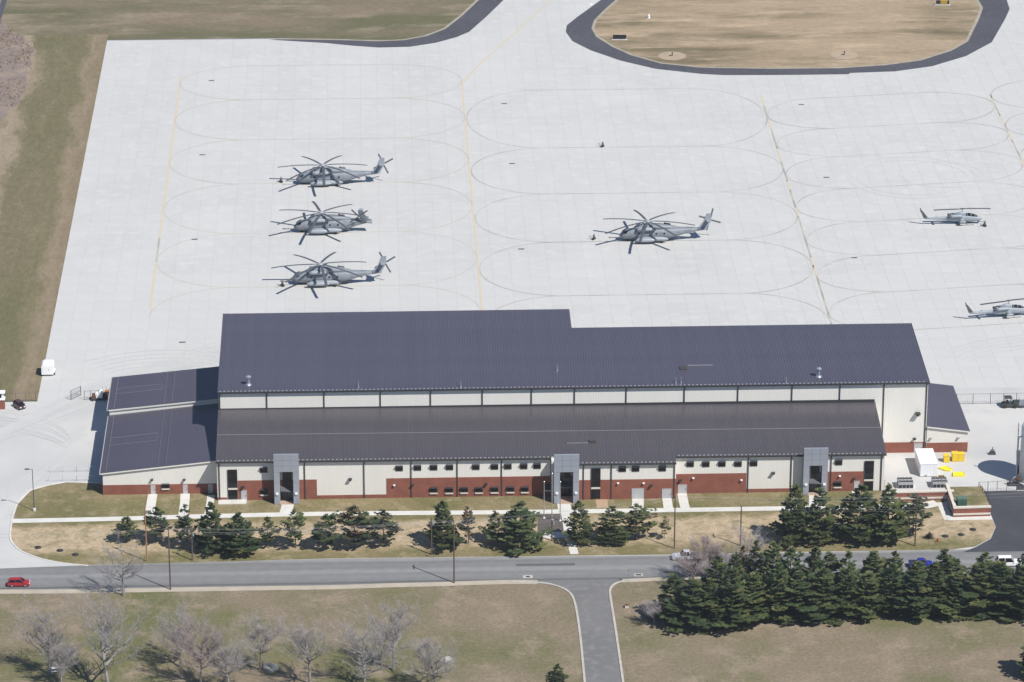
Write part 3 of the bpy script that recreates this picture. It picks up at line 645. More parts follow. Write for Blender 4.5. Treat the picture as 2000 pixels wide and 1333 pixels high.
def door(px, pt, pb, w, Y, off=.0, double=False, name='door', h=None):
    p = F(px, pb, Y); z1 = F(px, pt, Y).z if h is None else h
    o = MB().box(p.x-w/2, Y-off-.05, .05, p.x+w/2, Y-off-.003, z1).build(name, door_mat, B)
    MB().box(p.x-w/2-.08, Y-off-.09, .05, p.x-w/2-.002, Y-off-.004, z1+.08).box(p.x+w/2+.002, Y-off-.09, .05, p.x+w/2+.08, Y-off-.004, z1+.08).box(p.x-w/2, Y-off-.09, z1+.002, p.x+w/2, Y-off-.004, z1+.08).build('door_frame', trim_light, o)
    if name == 'door': MB().box(p.x+w/2-.2, Y-off-.14, 1.0, p.x+w/2-.1, Y-off-.052, 1.2).build('handle', trim_dark, o)
    else:
        q = MB()
        for k in range(4): q.box(p.x-w/2+.03, Y-off-.065, .1+z1*k/4, p.x+w/2-.03, Y-off-.052, z1*(k+1)/4)
        q.build('door_leaf', door_mat, o)
    return o
door(477, 958, 977, 1.1, 0, .08); door(1245.5, 954.5, 974, 2.5, YP, .08, name='overhead_door'); door(1302, 955, 973, 1.9, YP, .08); door(1332.5, 947, 965, 1.8, 0, .08); door(1673, 940, 961, 1.1, 0, .08); door(1792.5, 866, 884.5, 1.7, YH, .08)
p = F(430, 982, -1); MB().box(.3, -2.2, .04, 6.3, -.09, .2).build('stoop', walk_mat, B)
# wall lamps and small fittings
def fixture(px, py, Y, m_, s=.22, name='wall_lamp'):
    p = F(px, py, Y); MB().box(p.x-s/2, Y-s*1.6, p.z-s/2, p.x+s/2, Y-.002, p.z+s*.6).box(p.x-s*.9, Y-s*1.9, p.z+s*.1, p.x+s*.9, Y-.003, p.z+s*.58).build(name, m_, B)
for px, py in ((684, 936), (1510, 924)): fixture(px, py, 0, trim_dark, .42)
fixture(1792, 808, YH, trim_dark, .6)
for px, py in ((475, 951), (806, 947), (950, 945), (1668, 935), (1329, 938)): fixture(px, py, -.08, trim_dark, .34)
for px, py in ((770, 948), (1354, 934), (1448, 938), (1640, 930)): fixture(px, py, -.08, white_paint, .26)
for px, py in ((1207, 944), (1257, 944)): fixture(px, py, YP-.08, white_paint, .26)
fixture(1272, 948, YP-.08, trim_dark, .36); fixture(1786, 857, YH, trim_dark, .36)

# silver entry portals
def portal(pxa, pxb, ptop, Yf, Yb):
    a, b = F(pxa, 940, Yf).x, F(pxb, 940, Yf).x; z1 = F(pxa, ptop, Yf).z
    lw = 1.25; zl = z1-4.05
    ze = zE(a)-.25
    po = MB().box(a, Yf, zl, b, Yf+.4, z1).build('portal', portal_mat, B); MB().box(a+.302, Yf+.402, zl+.1, b-.302, Yb-.1, ze-.01).build('porch_roof', trim_dark, po)
    for x0, x1 in ((a, a+.3), (b-.3, b)): MB().box(x0, Yf+.403, zl+.02, x1, Yb-.1, ze-.003).build('side_panel', portal_mat, po); tag(po, 'silver panelled entry portal')
    for x0, x1 in ((a, a+lw), (b-lw, b)): MB().box(x0, Yf, .02, x1, Yb-.1, zl-.002).build('leg', portal_mat, po)
    n = 3
    for k in range(n):
        for j in range(3):
            w = (b-a)/n; h = (z1-zl)/3
            MB().box(a+k*w+.025, Yf-.05, zl+j*h+.025, a+(k+1)*w-.025, Yf-.002, zl+(j+1)*h-.025).build('panel', portal_mat, po)
    for x in (a, b-lw):
        for j in range(3):
            h = (zl-.1)/3; MB().box(x+.025, Yf-.05, .1+j*h+.02, x+lw-.025, Yf-.002, .1+(j+1)*h-.02).build('panel', portal_mat, po)
        MB().box(x+lw/2-.28, Yf-.32, 2.35, x+lw/2+.28, Yf-.052, 2.75).build('portal_lamp', white_paint, po)
    gw = MB().box(a+lw+.55, -.3, 3.2, b-lw-.35, -.1, zl+.3).build('window', trim_dark, B); tag(gw, 'dark entry glazing behind a silver portal')
    w = (b-a-2*lw-.9)/3
    for k in range(3): MB().box(a+lw+.6+k*w, -.36, 3.3, a+lw+.6+(k+1)*w-.08, -.302, zl+.2).build('pane', glass_dark, gw)
    mid = (a+b)/2
    ca = MB().hexa([(a+lw+.1, -2.0, 2.75), (b-lw-.05, -2.0, 2.55), (b-lw-.05, -.37, 2.9), (a+lw+.1, -.37, 3.1), (a+lw+.1, -2.0, 2.9), (b-lw-.05, -2.0, 2.7), (b-lw-.05, -.37, 3.05), (a+lw+.1, -.37, 3.25)]).build('entry_canopy', mat('canopy_grey', (.10, .10, .105), .6), B)
    d = MB().box(a+lw+.15, -.6, .02, b-lw-.1, -.4, 2.6).build('door', trim_dark, B); tag(d, 'dark glazed entrance doors under a portal')
    for k in range(3):
        ww = (b-a-2*lw-.4)/3; MB().box(a+lw+.2+k*ww, -.66, .15, a+lw+.2+(k+1)*ww-.1, -.602, 2.45).build('pane', glass_dark, d)
    MB().box(a+lw-.2, Yf-.15, .03, b-lw+.2, -.68, .07).build('stoop', mat('entry_brick_paving', (.36, .22, .15), .9, (.42, .32, .24), 1.2), B)
portal(535, 584, 888.5, -2.55, 0); portal(1082, 1131, 889, -4.4, 0); portal(1568.5, 1616, 876.5, -1.9, 0)
MB().box(fx(1076), -2.2, .02, F(1082, 940, -4.4).x+.3, -.1, 9.0).build('porch_wall', cream, B)

# vents, hatches and cable runs on the roofs
def roof_vent(px, py, big):
    d = ray(px, py); t = (ZH-KH*YH+KH*CAM.y-CAM.z)/(d.z-KH*d.y); p = CAM+d*t
    q = MB()
    if big: q.tube(p, p+Vector((0, 0, 1.6)), .28, .28, 12).lathe([(.28, 1.6), (.62, 1.75), (.62, 1.95), (.1, 2.25)], 12, p).lathe([(.7, 0), (.55, .25), (.3, .3)], 12, p)
    else: q.tube(p, p+Vector((0, 0, 1.3)), .1, .1, 8).lathe([(.2, 0), (.1, .3)], 8, p)
    q.build('roof_vent', steel, hi_roof)
roof_vent(485.5, 752, True); roof_vent(1599, 736, True); roof_vent(1088, 724, False)
for px in (1320, 1330, 700, 900, 1535): roof_vent(px, 748 if px > 1000 else 756, False)
d = ray(1335, 720); t = (ZH-KH*YH+KH*CAM.y-CAM.z)/(d.z-KH*d.y); p = CAM+d*t
MB().hexa([(p.x-.8, p.y-.8, p.z-.1), (p.x+.8, p.y-.8, p.z-.1), (p.x+.8, p.y+.8, p.z-.01), (p.x-.8, p.y+.8, p.z-.01), (p.x-.8, p.y-.8, p.z+.25), (p.x+.8, p.y-.8, p.z+.25), (p.x+.8, p.y+.8, p.z+.33), (p.x-.8, p.y+.8, p.z+.33)]).build('roof_hatch', mat('hatch_brown', (.05, .045, .04), .7), hi_roof)
MB().tube((p.x+1, p.y+1.2, p.z+.2), (p.x+6.5, p.y+1.2, p.z+.2), .06).build('conduit', trim_light, hi_roof)
d = ray(1157, 864); t = (zE(85)-CAM.z+KF*CAM.y)/(d.z-KF*d.y); p = CAM+d*t
MB().box(p.x-.75, p.y-.5, p.z-.1, p.x+.75, p.y+.5, p.z+.4).build('roof_hatch', mat('hatch_brown', (.05, .045, .04), .7), front_roof)
MB().tube((p.x-5.5, p.y-.6, p.z+.1), (p.x-.8, p.y-.6, p.z+.1), .05).build('conduit', trim_light, front_roof)

# west annex: two lean-to roofs falling to the west, the rear one higher
XA, YA, YB, YC = -24.4, 3.8, 35.0, 53.0
def zlo(x): return 5.2+(x-XA)*2.55/24.4
def zhi(x): return 6.6+(x-XA)*2.35/24.4
mb = MB()
mb.hexa([(XA, YA, 0), (-.005, YA, 0), (-.005, YB, 0), (XA, YB, 0), (XA, YA, zlo(XA)-.12), (-.005, YA, zlo(0)-.12), (-.005, YB, zlo(0)-.12), (XA, YB, zlo(XA)-.12)])
mb.hexa([(XA-.3, YB+.005, 0), (-.005, YB+.005, 0), (-.005, YC, 0), (XA-.3, YC, 0), (XA-.3, YB+.005, zhi(XA)-.12), (-.005, YB+.005, zhi(0)-.12), (-.005, YC, zhi(0)-.12), (XA-.3, YC, zhi(XA)-.12)])
mb.build('annex_wall', cream, B)
MB().box(XA-.08, YA-.08, 0, -.2, YA-.001, 2.28).build('brick_panel', brick, B); MB().box(XA-.08, YA, 0, XA-.001, YC-1, 2.28).build('brick_panel', brick, B)
an_roof = MB().box(XA+.5, YA+1, zlo(XA)-.15, XA+1, YA+2, zlo(XA)-.1).build('roof', roof_mat, B); tag(an_roof, 'roof of the west annex falling to the west in two steps')
def xpanel(length, k, w):
    q = panel_mesh('p', length, k, w); q.v = [(y, x, z) for x, y, z in q.v]; return q
def xrun(x0, x1, y0, y1, z0, k):
    n = round((y1-y0)/1.2); w = (y1-y0)/n; me = xpanel(x1-x0, k, w).mesh('roof_panel', roof_mat)
    for i in range(n): link('roof_panel', me, an_roof, (x0, y0+i*w, z0))
xrun(XA-.5, -.01, YA-.35, YB-.02, zlo(XA-.5), 2.55/24.4); xrun(XA-.7, -.01, YB-.3, YC+.3, zhi(XA-.7)+.08, 2.35/24.4)
for yy, zf in ((YA-.37, zlo), (YB-.32, zhi)):
    MB().hexa([(XA-.5, yy-.03, zf(XA-.5)-.28), (-.02, yy-.03, zf(0)-.28), (-.02, yy, zf(0)-.28), (XA-.5, yy, zf(XA-.5)-.28), (XA-.5, yy-.03, zf(XA-.5)+.0), (-.02, yy-.03, zf(0)+.0), (-.02, yy, zf(0)), (XA-.5, yy, zf(XA-.5))]).build('roof_trim', cream, B)
MB().box(XA-.72, YA-.35, zlo(XA-.5)-.3, XA-.505, YB-.3, zlo(XA-.5)-.05).build('gutter', trim_light, B); MB().box(XA-.92, YB-.3, zhi(XA-.7)-.25, XA-.705, YC+.3, zhi(XA-.7)+.03).build('gutter', trim_light, B)
mb = MB()
for zf, ya, yb in ((zlo, YA, YB-.3), (zhi, YB, YC)):
    for xx in (-12.6, -10.9): mb.tube((xx, ya, zf(xx)+.16), (xx, yb, zf(xx)+.16), .045, n=5)
    ym = ya+(yb-ya)*.45; ye = ym+ (4 if zf is zlo else 3)
    for yy in (ym, ye): mb.tube((XA+.8, yy, zf(XA+.8)+.16), (-13.5, yy, zf(-13.5)+.16), .045, n=5)
    mb.tube((-13.5, ym, zf(-13.5)+.16), (-13.5, ye, zf(-13.5)+.16), .045, n=5)
    mb.tube((XA+.7, ya, zf(XA+.7)+.16), (XA+.7, yb, zf(XA+.7)+.16), .06, n=5)
mb.build('cable_run', mat('weathered_bar', (.2, .19, .2), .5), an_roof)
for px in (299, 362): 
    x = F(px, 955, YA).x; z = 2.15
    o = MB().box(x-.5, YA-.13, .05, x+.5, YA-.082, z).build('door', door_mat, B); MB().box(x+.3, YA-.2, 1, x+.4, YA-.132, 1.2).build('handle', trim_dark, o)
    fixture(px-2, 937, YA, trim_dark, .32)
x = F(411, 955, YA).x; o = MB().box(x-.5, YA-.13, .05, x+.5, YA-.082, 2.15).build('door', trim_light, B)
win_at(323.5, 950, YA, 1.5, .8, .08, sill=True, hood=.4)
# east annex
p0, p1 = 154.75, 163.8
def zea(x): return 6.35-(x-p0)*1.25/9
mb = MB(); mb.hexa([(p0, 19.75, 0), (p1, 19.75, 0), (p1, 45, 0), (p0, 45, 0), (p0, 19.75, zea(p0)-.1), (p1, 19.75, zea(p1)-.1), (p1, 45, zea(p1)-.1), (p0, 45, zea(p0)-.1)]); mb.build('annex_wall', cream, B)
MB().box(p0+.1, 19.67, 0, p1+.08, 19.749, 2.3).build('brick_panel', brick, B); MB().box(p1+.001, 19.75, 0, p1+.08, 45, 2.3).build('brick_panel', brick, B)
ea_roof = MB().box(p0+1, 21, zea(p1)-.2, p0+1.5, 22, zea(p1)-.15).build('roof', roof_mat, B); tag(ea_roof, 'small roof of the east annex falling to the east')
n = 22; w = 25.9/n; q = panel_mesh('p', 9.5, -1.25/9, w); q.v = [(y, x, z) for x, y, z in q.v]; me = q.mesh('roof_panel', roof_mat)
for i in range(n): link('roof_panel', me, ea_roof, (p0+.02, 19.4+i*w, zea(p0)))
MB().hexa([(p0+.02, 19.36, zea(p0)-.3), (p1+.45, 19.36, zea(p1+.45)-.3), (p1+.45, 19.39, zea(p1+.45)-.3), (p0+.02, 19.39, zea(p0)-.3), (p0+.02, 19.36, zea(p0)), (p1+.45, 19.36, zea(p1+.45)), (p1+.45, 19.39, zea(p1+.45)), (p0+.02, 19.39, zea(p0))]).build('roof_trim', cream, B)
for px, py in ((1818, 856), (1872, 855)): fixture(px, py, 19.75, trim_light, .3)

# ------------------------------------------------------------------ helicopters
def ring(x, zb, zt, hw, n=16, e=2.6, yc=0.0):
    out = []; zc, hh = (zb+zt)/2, (zt-zb)/2
    for k in range(n):
        t = 2*pi*k/n; c, s = cos(t), sin(t)
        out.append((x, yc+hw*math.copysign(abs(c)**(2/e), c), zc+hh*math.copysign(abs(s)**(2/e), s)))
    return out
def blade_mesh(name, R, chord, droop, r0=.9, th=.09, mats=None, tip=None):
    q = MB(); n = 10; rings = []
    for i in range(n+1):
        r = r0+(R-r0)*i/n; z = -droop*(r/R)**2; c = chord*(.45 if i == 0 else 1.0)
        rings.append([(r, -c*.3, z), (r, 0, z+th*.6), (r, c*.7, z), (r, 0, z-th*.4)])
    q.loft(rings)
    if tip:
        for f in range(len(q.f)):
            if all(q.v[i][0] > R*.93 for i in q.f[f]): q.m[f] = 1
    return q.mesh(name, mats)
HB = {}
def heavy_helicopter(loc, rz, label, phase, tphase, folded=False):
    t = thing('heavy_helicopter', label, 'helicopter', loc, rz, 'large grey transport helicopters on the apron')
    if not HB:
        st = [(7.0, 1.25, 1.6, .25), (6.7, .95, 2.0, .75), (6.1, .72, 2.45, 1.1), (5.4, .6, 2.85, 1.28), (4.7, .55, 3.15, 1.36), (3.6, .5, 3.3, 1.4), (0, .5, 3.35, 1.4), (-4.2, .5, 3.4, 1.4), (-5.6, .62, 3.42, 1.36), (-7.2, 1.05, 3.42, 1.2), (-9, 1.65, 3.4, .95), (-11, 2.15, 3.38, .72), (-12.6, 2.42, 3.3, .55)]
        HB['body'] = MB().loft([ring(*s) for s in st]).mesh('fuselage', [heli_grey], True)
        HB['boom'] = MB().loft([ring(*s) for s in [(-12.61, 2.42, 3.3, .55), (-14.0, 2.6, 3.2, .42), (-15.0, 2.75, 3.1, .28)]]).mesh('tail_boom', [heli_grey], True)
        q = MB().loft([ring(*s) for s in [(3.4, 3.1, 3.5, .7), (2.8, 3.1, 4.0, 1.0), (1.4, 3.1, 4.35, 1.15), (-1.5, 3.1, 4.45, 1.15), (-3.4, 3.1, 4.4, 1.05), (-5.2, 3.2, 4.1, .8), (-7.5, 3.2, 3.7, .45)]])
        HB['deck'] = q.mesh('engine_deck', [heli_grey], True)
        q = MB()
        for s in (-1, 1):
            pass
        HB['nacelle'] = MB().lathe([(.05, 2.3), (.52, 2.25), (.56, 1.2), (.52, 0), (.46, -1.3), (.34, -1.9)], 14, (0, 0, 0), 'x').mesh('engine_nacelle', [heli_light], True)
        HB['exhaust'] = MB().lathe([(.33, 0), (.36, -.55), (.26, -.56)], 12, (-1.85, 0, 0), 'x').mesh('exhaust', [heli_dark], True)
        HB['sponson'] = MB().loft([ring(x, zb, zt, hw, 12, 2.4) for x, zb, zt, hw in [(2.6, .8, 1.2, .1), (2.2, .6, 1.45, .5), (1.2, .5, 1.6, .62), (-3.4, .5, 1.6, .62), (-4.6, .6, 1.4, .4), (-5.2, .85, 1.15, .1)]]).mesh('sponson', [heli_light], True)
        HB['tank'] = MB().lathe([(.05, 3.0), (.35, 2.7), (.52, 2.0), (.56, 0.8), (.54, -1.2), (.3, -2.3), (.05, -2.7)], 14, (0, 0, 0), 'x').mesh('drop_tank', [heli_light], True)
        q = MB()
        q.quad((6.05, -.95, 2.2), (5.35, -1.2, 2.25), (4.85, -1.2, 3.0), (5.35, -.95, 2.85)); q.quad((6.05, .95, 2.2), (5.35, 1.2, 2.25), (4.85, 1.2, 3.0), (5.35, .95, 2.85))
        q.quad((6.35, -.7, 2.3), (6.35, .7, 2.3), (5.5, .8, 2.93), (5.5, -.8, 2.93)); q.v = [(x+.04, y*1.04, z+.05) for x, y, z in q.v]
        HB['glass'] = q.mesh('windscreen', [glass_dark])
        HB['ports'] = MB().lathe([(.02, -.03), (.24, -.03), (.24, .03), (.02, .03)], 10, (0, 0, 0), 'y').mesh('porthole', [glass_dark])
        HB['cdoor'] = MB().box(3.0, -1.44, .9, 4.2, -1.395, 2.55).mesh('side_door', [heli_dark])
        HB['third'] = MB().lathe([(.5, .2), (.52, .0), (.3, -.05)], 12, (-4.6, -.95, 3.95), 'x').loft([ring(-4.2, 3.5, 4.3, .35, 10, 2.2, -.95), ring(-5.4, 3.55, 4.2, .35, 10, 2.2, -1.0), ring(-5.9, 3.6, 4.1, .22, 10, 2.2, -1.05)]).mesh('rear_engine', [heli_dark], True)
        HB['hub'] = MB().lathe([(.45, -.75), (.4, -.3), (.75, -.1), (.8, .1), (.5, .28), (.1, .34)], 14).mesh('rotor_hub', [heli_light], True)
        q = MB()
        for k in range(7):
            a = 2*pi*k/7; q.tube((.5*cos(a), .5*sin(a), 0), (1.5*cos(a), 1.5*sin(a), -.02), .13, .1, 6)
        HB['grips'] = q.mesh('blade_grips', [heli_dark])
        HB['blade'] = blade_mesh('rotor_blade', 12.0, .72, 1.25, mats=[blade_mat])
        q = MB(); q.tube((6.6, 1.0, 1.2), (9.2, 1.0, 1.25), .1, .09, 8).tube((9.2, 1.0, 1.25), (9.8, 1.0, 1.25), .14, .14, 8)
        HB['probe'] = q.mesh('refuelling_probe', [heli_dark])
        prof = [(0, 2.75), (1.9, 3.25), (-.1, 5.1), (-1.0, 7.4), (-2.1, 7.5), (-1.9, 6.0), (-1.2, 4.2), (-.5, 3.0)]
        prof = [(1.6, 3.2), (.35, 5.0), (-.55, 7.5), (-1.75, 7.6), (-1.6, 5.4), (-.65, 3.3), (-.5, 2.75), (.2, 2.7)]
        q = MB(); q.prism(prof, -.16, .16); q.v = [(x, y, 2.7+(z-2.7)*.78) for x, y, z in q.v]; q.v = [(x-14.4, y-(z-2.7)*.34, z) for x, y, z in q.v]
        HB['fin'] = q.mesh('tail_fin', [heli_grey])
        q = MB(); q.hexa([(-.3, .0, 0), (.9, 0, 0), (.8, 3.0, .55), (-.2, 3.0, .55), (-.3, .0, .14), (.9, 0, .14), (.8, 3.0, .67), (-.2, 3.0, .67)]); q.v = [(x-15.6, y-.7, z+5.0) for x, y, z in q.v]
        HB['stab'] = q.mesh('stabiliser', [heli_light])
        HB['tblade'] = blade_mesh('tail_blade', 2.85, .42, 0, .25, .06, [blade_mat])
        q = MB().lathe([(.28, -.25), (.3, .1), (.1, .3)], 10, (0, 0, 0), 'z'); HB['thub'] = q.mesh('tail_rotor_hub', [heli_dark], True)
        HB['wheel'] = MB().lathe([(.12, -.16), (.36, -.15), (.38, 0), (.36, .15), (.12, .16)], 12, (0, 0, 0), 'y').mesh('wheel', [rubber], True)
        HB['strut'] = MB().tube((0, 0, .3), (0, 0, 1.0), .09).mesh('strut', [heli_dark])
        HB['ramp'] = MB().hexa([(-4.6, -1.1, .5), (-4.6, 1.1, .5), (-7.2, .95, 1.1), (-7.2, -.95, 1.1), (-4.6, -1.1, .42), (-4.6, 1.1, .42), (-7.2, .95, 1.02), (-7.2, -.95, 1.02)]).mesh('ramp', [heli_dark])
        HB['stripe'] = MB().box(-.5, -1.42, .9, -.2, -1.405, 3.1).box(-1.3, -1.42, 1.7, 3.2, -1.404, 1.95).mesh('cowling_panel', [heli_dark])
    H = HB
    f = link('fuselage', H['body'], t); link('windscreen', H['glass'], f); link('side_door', H['cdoor'], f); link('ramp', H['ramp'], f); link('cowling_panel', H['stripe'], f)
    for x in (-2.2, -4.2, 2.2):
        for s in (-1, 1): link('porthole', H['ports'], f, (x, s*1.42, 2.28))
    d = link('engine_deck', H['deck'], t); link('rear_engine', H['third'], d)
    for s in (-1, 1):
        n_ = link('engine_nacelle', H['nacelle'], t, (.4, s*1.62, 3.55)); link('exhaust', H['exhaust'], n_)
        link('sponson', H['sponson'], t, (0, s*1.85, 0)); link('drop_tank', H['tank'], t, (.4, s*2.85, 1.1))
        w = link('landing_gear', H['strut'], t, (-3.6, s*1.9, 0))
        for dy in (-.2, .2): link('wheel', H['wheel'], w, (0, dy, .38))
    w = link('landing_gear', H['strut'], t, (5.0, 0, 0))
    for dy in (-.2, .2): link('wheel', H['wheel'], w, (0, dy, .38))
    link('refuelling_probe', H['probe'], t)
    h = link('rotor_hub', H['hub'], t, (0, 0, 5.15)); link('blade_grips', H['grips'], h, None, radians(phase)-rz)
    for k in range(7): link('rotor_blade', H['blade'], h, None, radians(phase+360/7*k)-rz)
    tail = link('tail_boom', H['boom'], t)
    link('tail_fin', H['fin'], tail); link('stabiliser', H['stab'], tail)
    if folded:
        # the tail section is hinged at the boom break and swung forward along the far side
        tail.location = (-24.6, -1.4, 0.0); tail.rotation_euler = (0, 0, pi); tail.location = (-25.4, .95, 0)
    th = link('tail_rotor_hub', H['thub'], t, (-15.8, -1.25, 4.95)); th.rotation_euler = (pi/2+.33, 0, 0)
    if folded:
        th.location = (-25.4+15.9, .95+1.6, 4.95); th.rotation_euler = (-pi/2-.33, 0, pi*0)
    for k in range(4):
        b_ = link('tail_blade', H['tblade'], th); b_.rotation_euler = (0, 0, radians(tphase+90*k))
    return t
def hp(px, py): p = G(px, py); return (p.x, p.y, .02)
heavy_helicopter(hp(631, 359.5), pi, 'large grey helicopter in the left group, farthest from the building', 14, 62)
heavy_helicopter(hp(628, 453), pi, 'large grey helicopter with its tail folded, middle of the left group', 357.5, 38, True)
heavy_helicopter(hp(626, 555), pi, 'large grey helicopter in the left group, nearest the building', 20, 60)
heavy_helicopter(hp(1264, 470), pi, 'large grey helicopter standing alone at the middle of the apron', 359, 15)
CB = {}
def attack_helicopter(loc, rz, label, phase):
    t = thing('attack_helicopter', label, 'helicopter', loc, rz, 'slim attack helicopters on the apron')
    if not CB:
        st = [(5.2, 1.25, 1.5, .12), (4.9, .95, 1.75, .35), (4.2, .75, 1.95, .48), (3.0, .7, 2.2, .5), (1.5, .7, 2.4, .52), (0, .7, 2.5, .55), (-2.2, .8, 2.45, .5), (-3.6, 1.1, 2.2, .38), (-6, 1.35, 2.05, .3), (-8.4, 1.5, 1.95, .24), (-9.6, 1.6, 2.0, .16)]
        CB['body'] = MB().loft([ring(*s, 14) for s in st]).mesh('fuselage', [cobra_grey], True)
        CB['can'] = MB().loft([ring(*s, 12, 2.2) for s in [(4.15, 1.8, 1.95, .1), (3.6, 1.7, 2.45, .36), (2.7, 1.9, 2.75, .44), (1.7, 2.1, 2.95, .46), (.9, 2.2, 2.9, .4)]]).mesh('canopy', [glass_dark], True)
        q = MB()
        for x, z in ((3.3, 2.62), (2.3, 2.86), (1.25, 2.95)): q.loft([ring(x-.05, 1.8, z+.03, .47, 12, 2.2), ring(x+.05, 1.8, z+.01, .47, 12, 2.2)])
        CB['frames'] = q.mesh('canopy_frame', [cobra_grey])
        CB['mast'] = MB().loft([ring(*s, 12) for s in [(1.2, 2.3, 2.6, .35), (.5, 2.3, 3.3, .42), (-.6, 2.3, 3.4, .42), (-2.2, 2.3, 2.9, .3)]]).tube((0, 0, 3.2), (0, 0, 4.05), .12, .1).mesh('mast_fairing', [cobra_grey], True)
        CB['nac'] = MB().lathe([(.1, 1.2), (.36, 1.1), (.44, .2), (.42, -1.4), (.3, -2.0)], 12, (0, 0, 0), 'x').mesh('engine_nacelle', [cobra_grey], True)
        CB['exh'] = MB().lathe([(.3, -1.9), (.34, -2.5), (.2, -2.5)], 10, (0, 0, 0), 'x').mesh('exhaust', [heli_dark], True)
        CB['wing'] = MB().hexa([(.6, .4, 1.5), (-.6, .4, 1.5), (-.5, 1.9, 1.4), (.3, 1.9, 1.4), (.6, .4, 1.65), (-.6, .4, 1.65), (-.5, 1.9, 1.5), (.3, 1.9, 1.5)]).mesh('stub_wing', [cobra_grey])
        CB['pod'] = MB().lathe([(.05, .9), (.22, .7), (.24, -.6), (.15, -.8)], 10, (-.1, 0, 0), 'x').mesh('rocket_pod', [heli_light], True)
        q = MB(); q.prism([(.6, 1.8), (-.3, 1.7), (-1.7, 3.9), (-1.1, 3.95)], -.08, .08); q.v = [(x-9.2, y, z) for x, y, z in q.v]; CB['fin'] = q.mesh('tail_fin', [heli_dark])
        CB['stab'] = MB().hexa([(-6.6, -1.2, 1.6), (-6.0, -1.2, 1.6), (-6.0, 1.2, 1.6), (-6.6, 1.2, 1.6), (-6.6, -1.2, 1.68), (-6.0, -1.2, 1.68), (-6.0, 1.2, 1.68), (-6.6, 1.2, 1.68)]).mesh('stabiliser', [cobra_grey])
        q = MB()
        for s in (-1, 1):
            q.poly([(2.9, s*1.05, .25), (2.5, s*1.05, .07), (-1.8, s*1.05, .07)], .07)
            for x in (1.4, -1.1): q.tube((x, s*1.05, .07), (x, s*.35, .85), .06)
        CB['skid'] = q.mesh('landing_skid', [heli_dark])
        CB['gun'] = MB().lathe([(.3, 0), (.3, -.3), (.1, -.4)], 10, (4.3, 0, .8)).tube((4.4, 0, .55), (5.7, 0, .55), .06).mesh('gun_turret', [heli_dark])
        CB['blade'] = blade_mesh('rotor_blade', 7.3, .84, .15, .4, .1, [blade_mat, red_tip], tip=True)
        CB['hub'] = MB().box(-.55, -.22, -.1, .55, .22, .12).mesh('rotor_hub', [heli_dark])
        CB['tblade'] = blade_mesh('tail_blade', 1.5, .28, 0, .1, .04, [blade_mat])
        CB['thub'] = MB().lathe([(.12, -.15), (.12, .12)], 8).mesh('tail_rotor_hub', [heli_dark])
    H = CB
    f = link('fuselage', H['body'], t); c = link('canopy', H['can'], t); link('canopy_frame', H['frames'], c); link('mast_fairing', H['mast'], t); link('gun_turret', H['gun'], t); link('landing_skid', H['skid'], t); link('stabiliser', H['stab'], t); link('tail_fin', H['fin'], t)
    for s in (-1, 1):
        n_ = link('engine_nacelle', H['nac'], t, (-1.1, s*.62, 2.35)); link('exhaust', H['exh'], n_)
        w = link('stub_wing', H['wing'], t); w.scale = (1, s, 1); link('rocket_pod', H['pod'], t, (0, s*1.75, 1.15))
    h = link('rotor_hub', H['hub'], t, (0, 0, 4.1), radians(phase)-rz)
    for k in range(2): link('rotor_blade', H['blade'], h, None, pi*k)
    th = link('tail_rotor_hub', H['thub'], t, (-10.2, .25, 3.1)); th.rotation_euler = (-pi/2, 0, 0)
    for k in range(2):
        b_ = link('tail_blade', H['tblade'], th); b_.rotation_euler = (0, 0, radians(65)+pi*k)
attack_helicopter(hp(1878, 438), radians(2), 'slim pale grey helicopter, red-tipped rotor, farther from the building', 1)
attack_helicopter(hp(1968, 619), radians(11), 'slim pale grey helicopter cut by the right edge, nearer the building', 14)

# ------------------------------------------------------------------ ground equipment on the apron
def extinguisher(px, py, label):
    p = G(px, py); t = thing('fire_extinguisher_cart', label, 'fire extinguisher', (p.x, p.y, .02), radians(random.uniform(-40, 40)), 'wheeled fire extinguishers on the apron')
    MB().lathe([(.05, .25), (.28, .3), (.28, 1.25), (.1, 1.45)], 10, (0, 0, 0)).build('bottle', mat('dark_olive_bottle', (.10, .095, .075), .5), t, True)
    MB().tube((-.25, 0, .3), (-1.25, 0, .75), .06).tube((-1.25, -.35, .75), (-1.25, .35, .75), .05).build('tow_handle', fence_mat, t)
    for s in (-1, 1): MB().lathe([(.1, -.06), (.32, -.06), (.32, .06), (.1, .06)], 10, (0, s*.42, .32), 'y').build('wheel', rubber, t)
    MB().box(-.2, -.4, .28, .2, .4, .36).tube((0, 0, 1.4), (.15, 0, 1.7), .06).build('frame', fence_mat, t)
random.seed(2)
extinguisher(549, 357, 'wheeled extinguisher by the nose of the farthest helicopter of the left group')
extinguisher(552, 560, 'wheeled extinguisher by the nose of the helicopter nearest the building')
extinguisher(1160, 469, 'wheeled extinguisher left of the helicopter standing alone')
extinguisher(1177, 288, 'wheeled extinguisher alone on the empty middle of the apron')
extinguisher(1923, 443, 'wheeled extinguisher ahead of the red-tipped attack helicopter')
dr = MB().box(-.75, -.35, .0, .75, .35, .012).mesh('drain_frame', [mat('drain_iron', (.06, .06, .06), .7)])
drb = MB()
for k in range(6): drb.box(-.68+k*.23, -.3, .012, -.56+k*.23, .3, .03)
drb = drb.mesh('bars', [fence_mat])
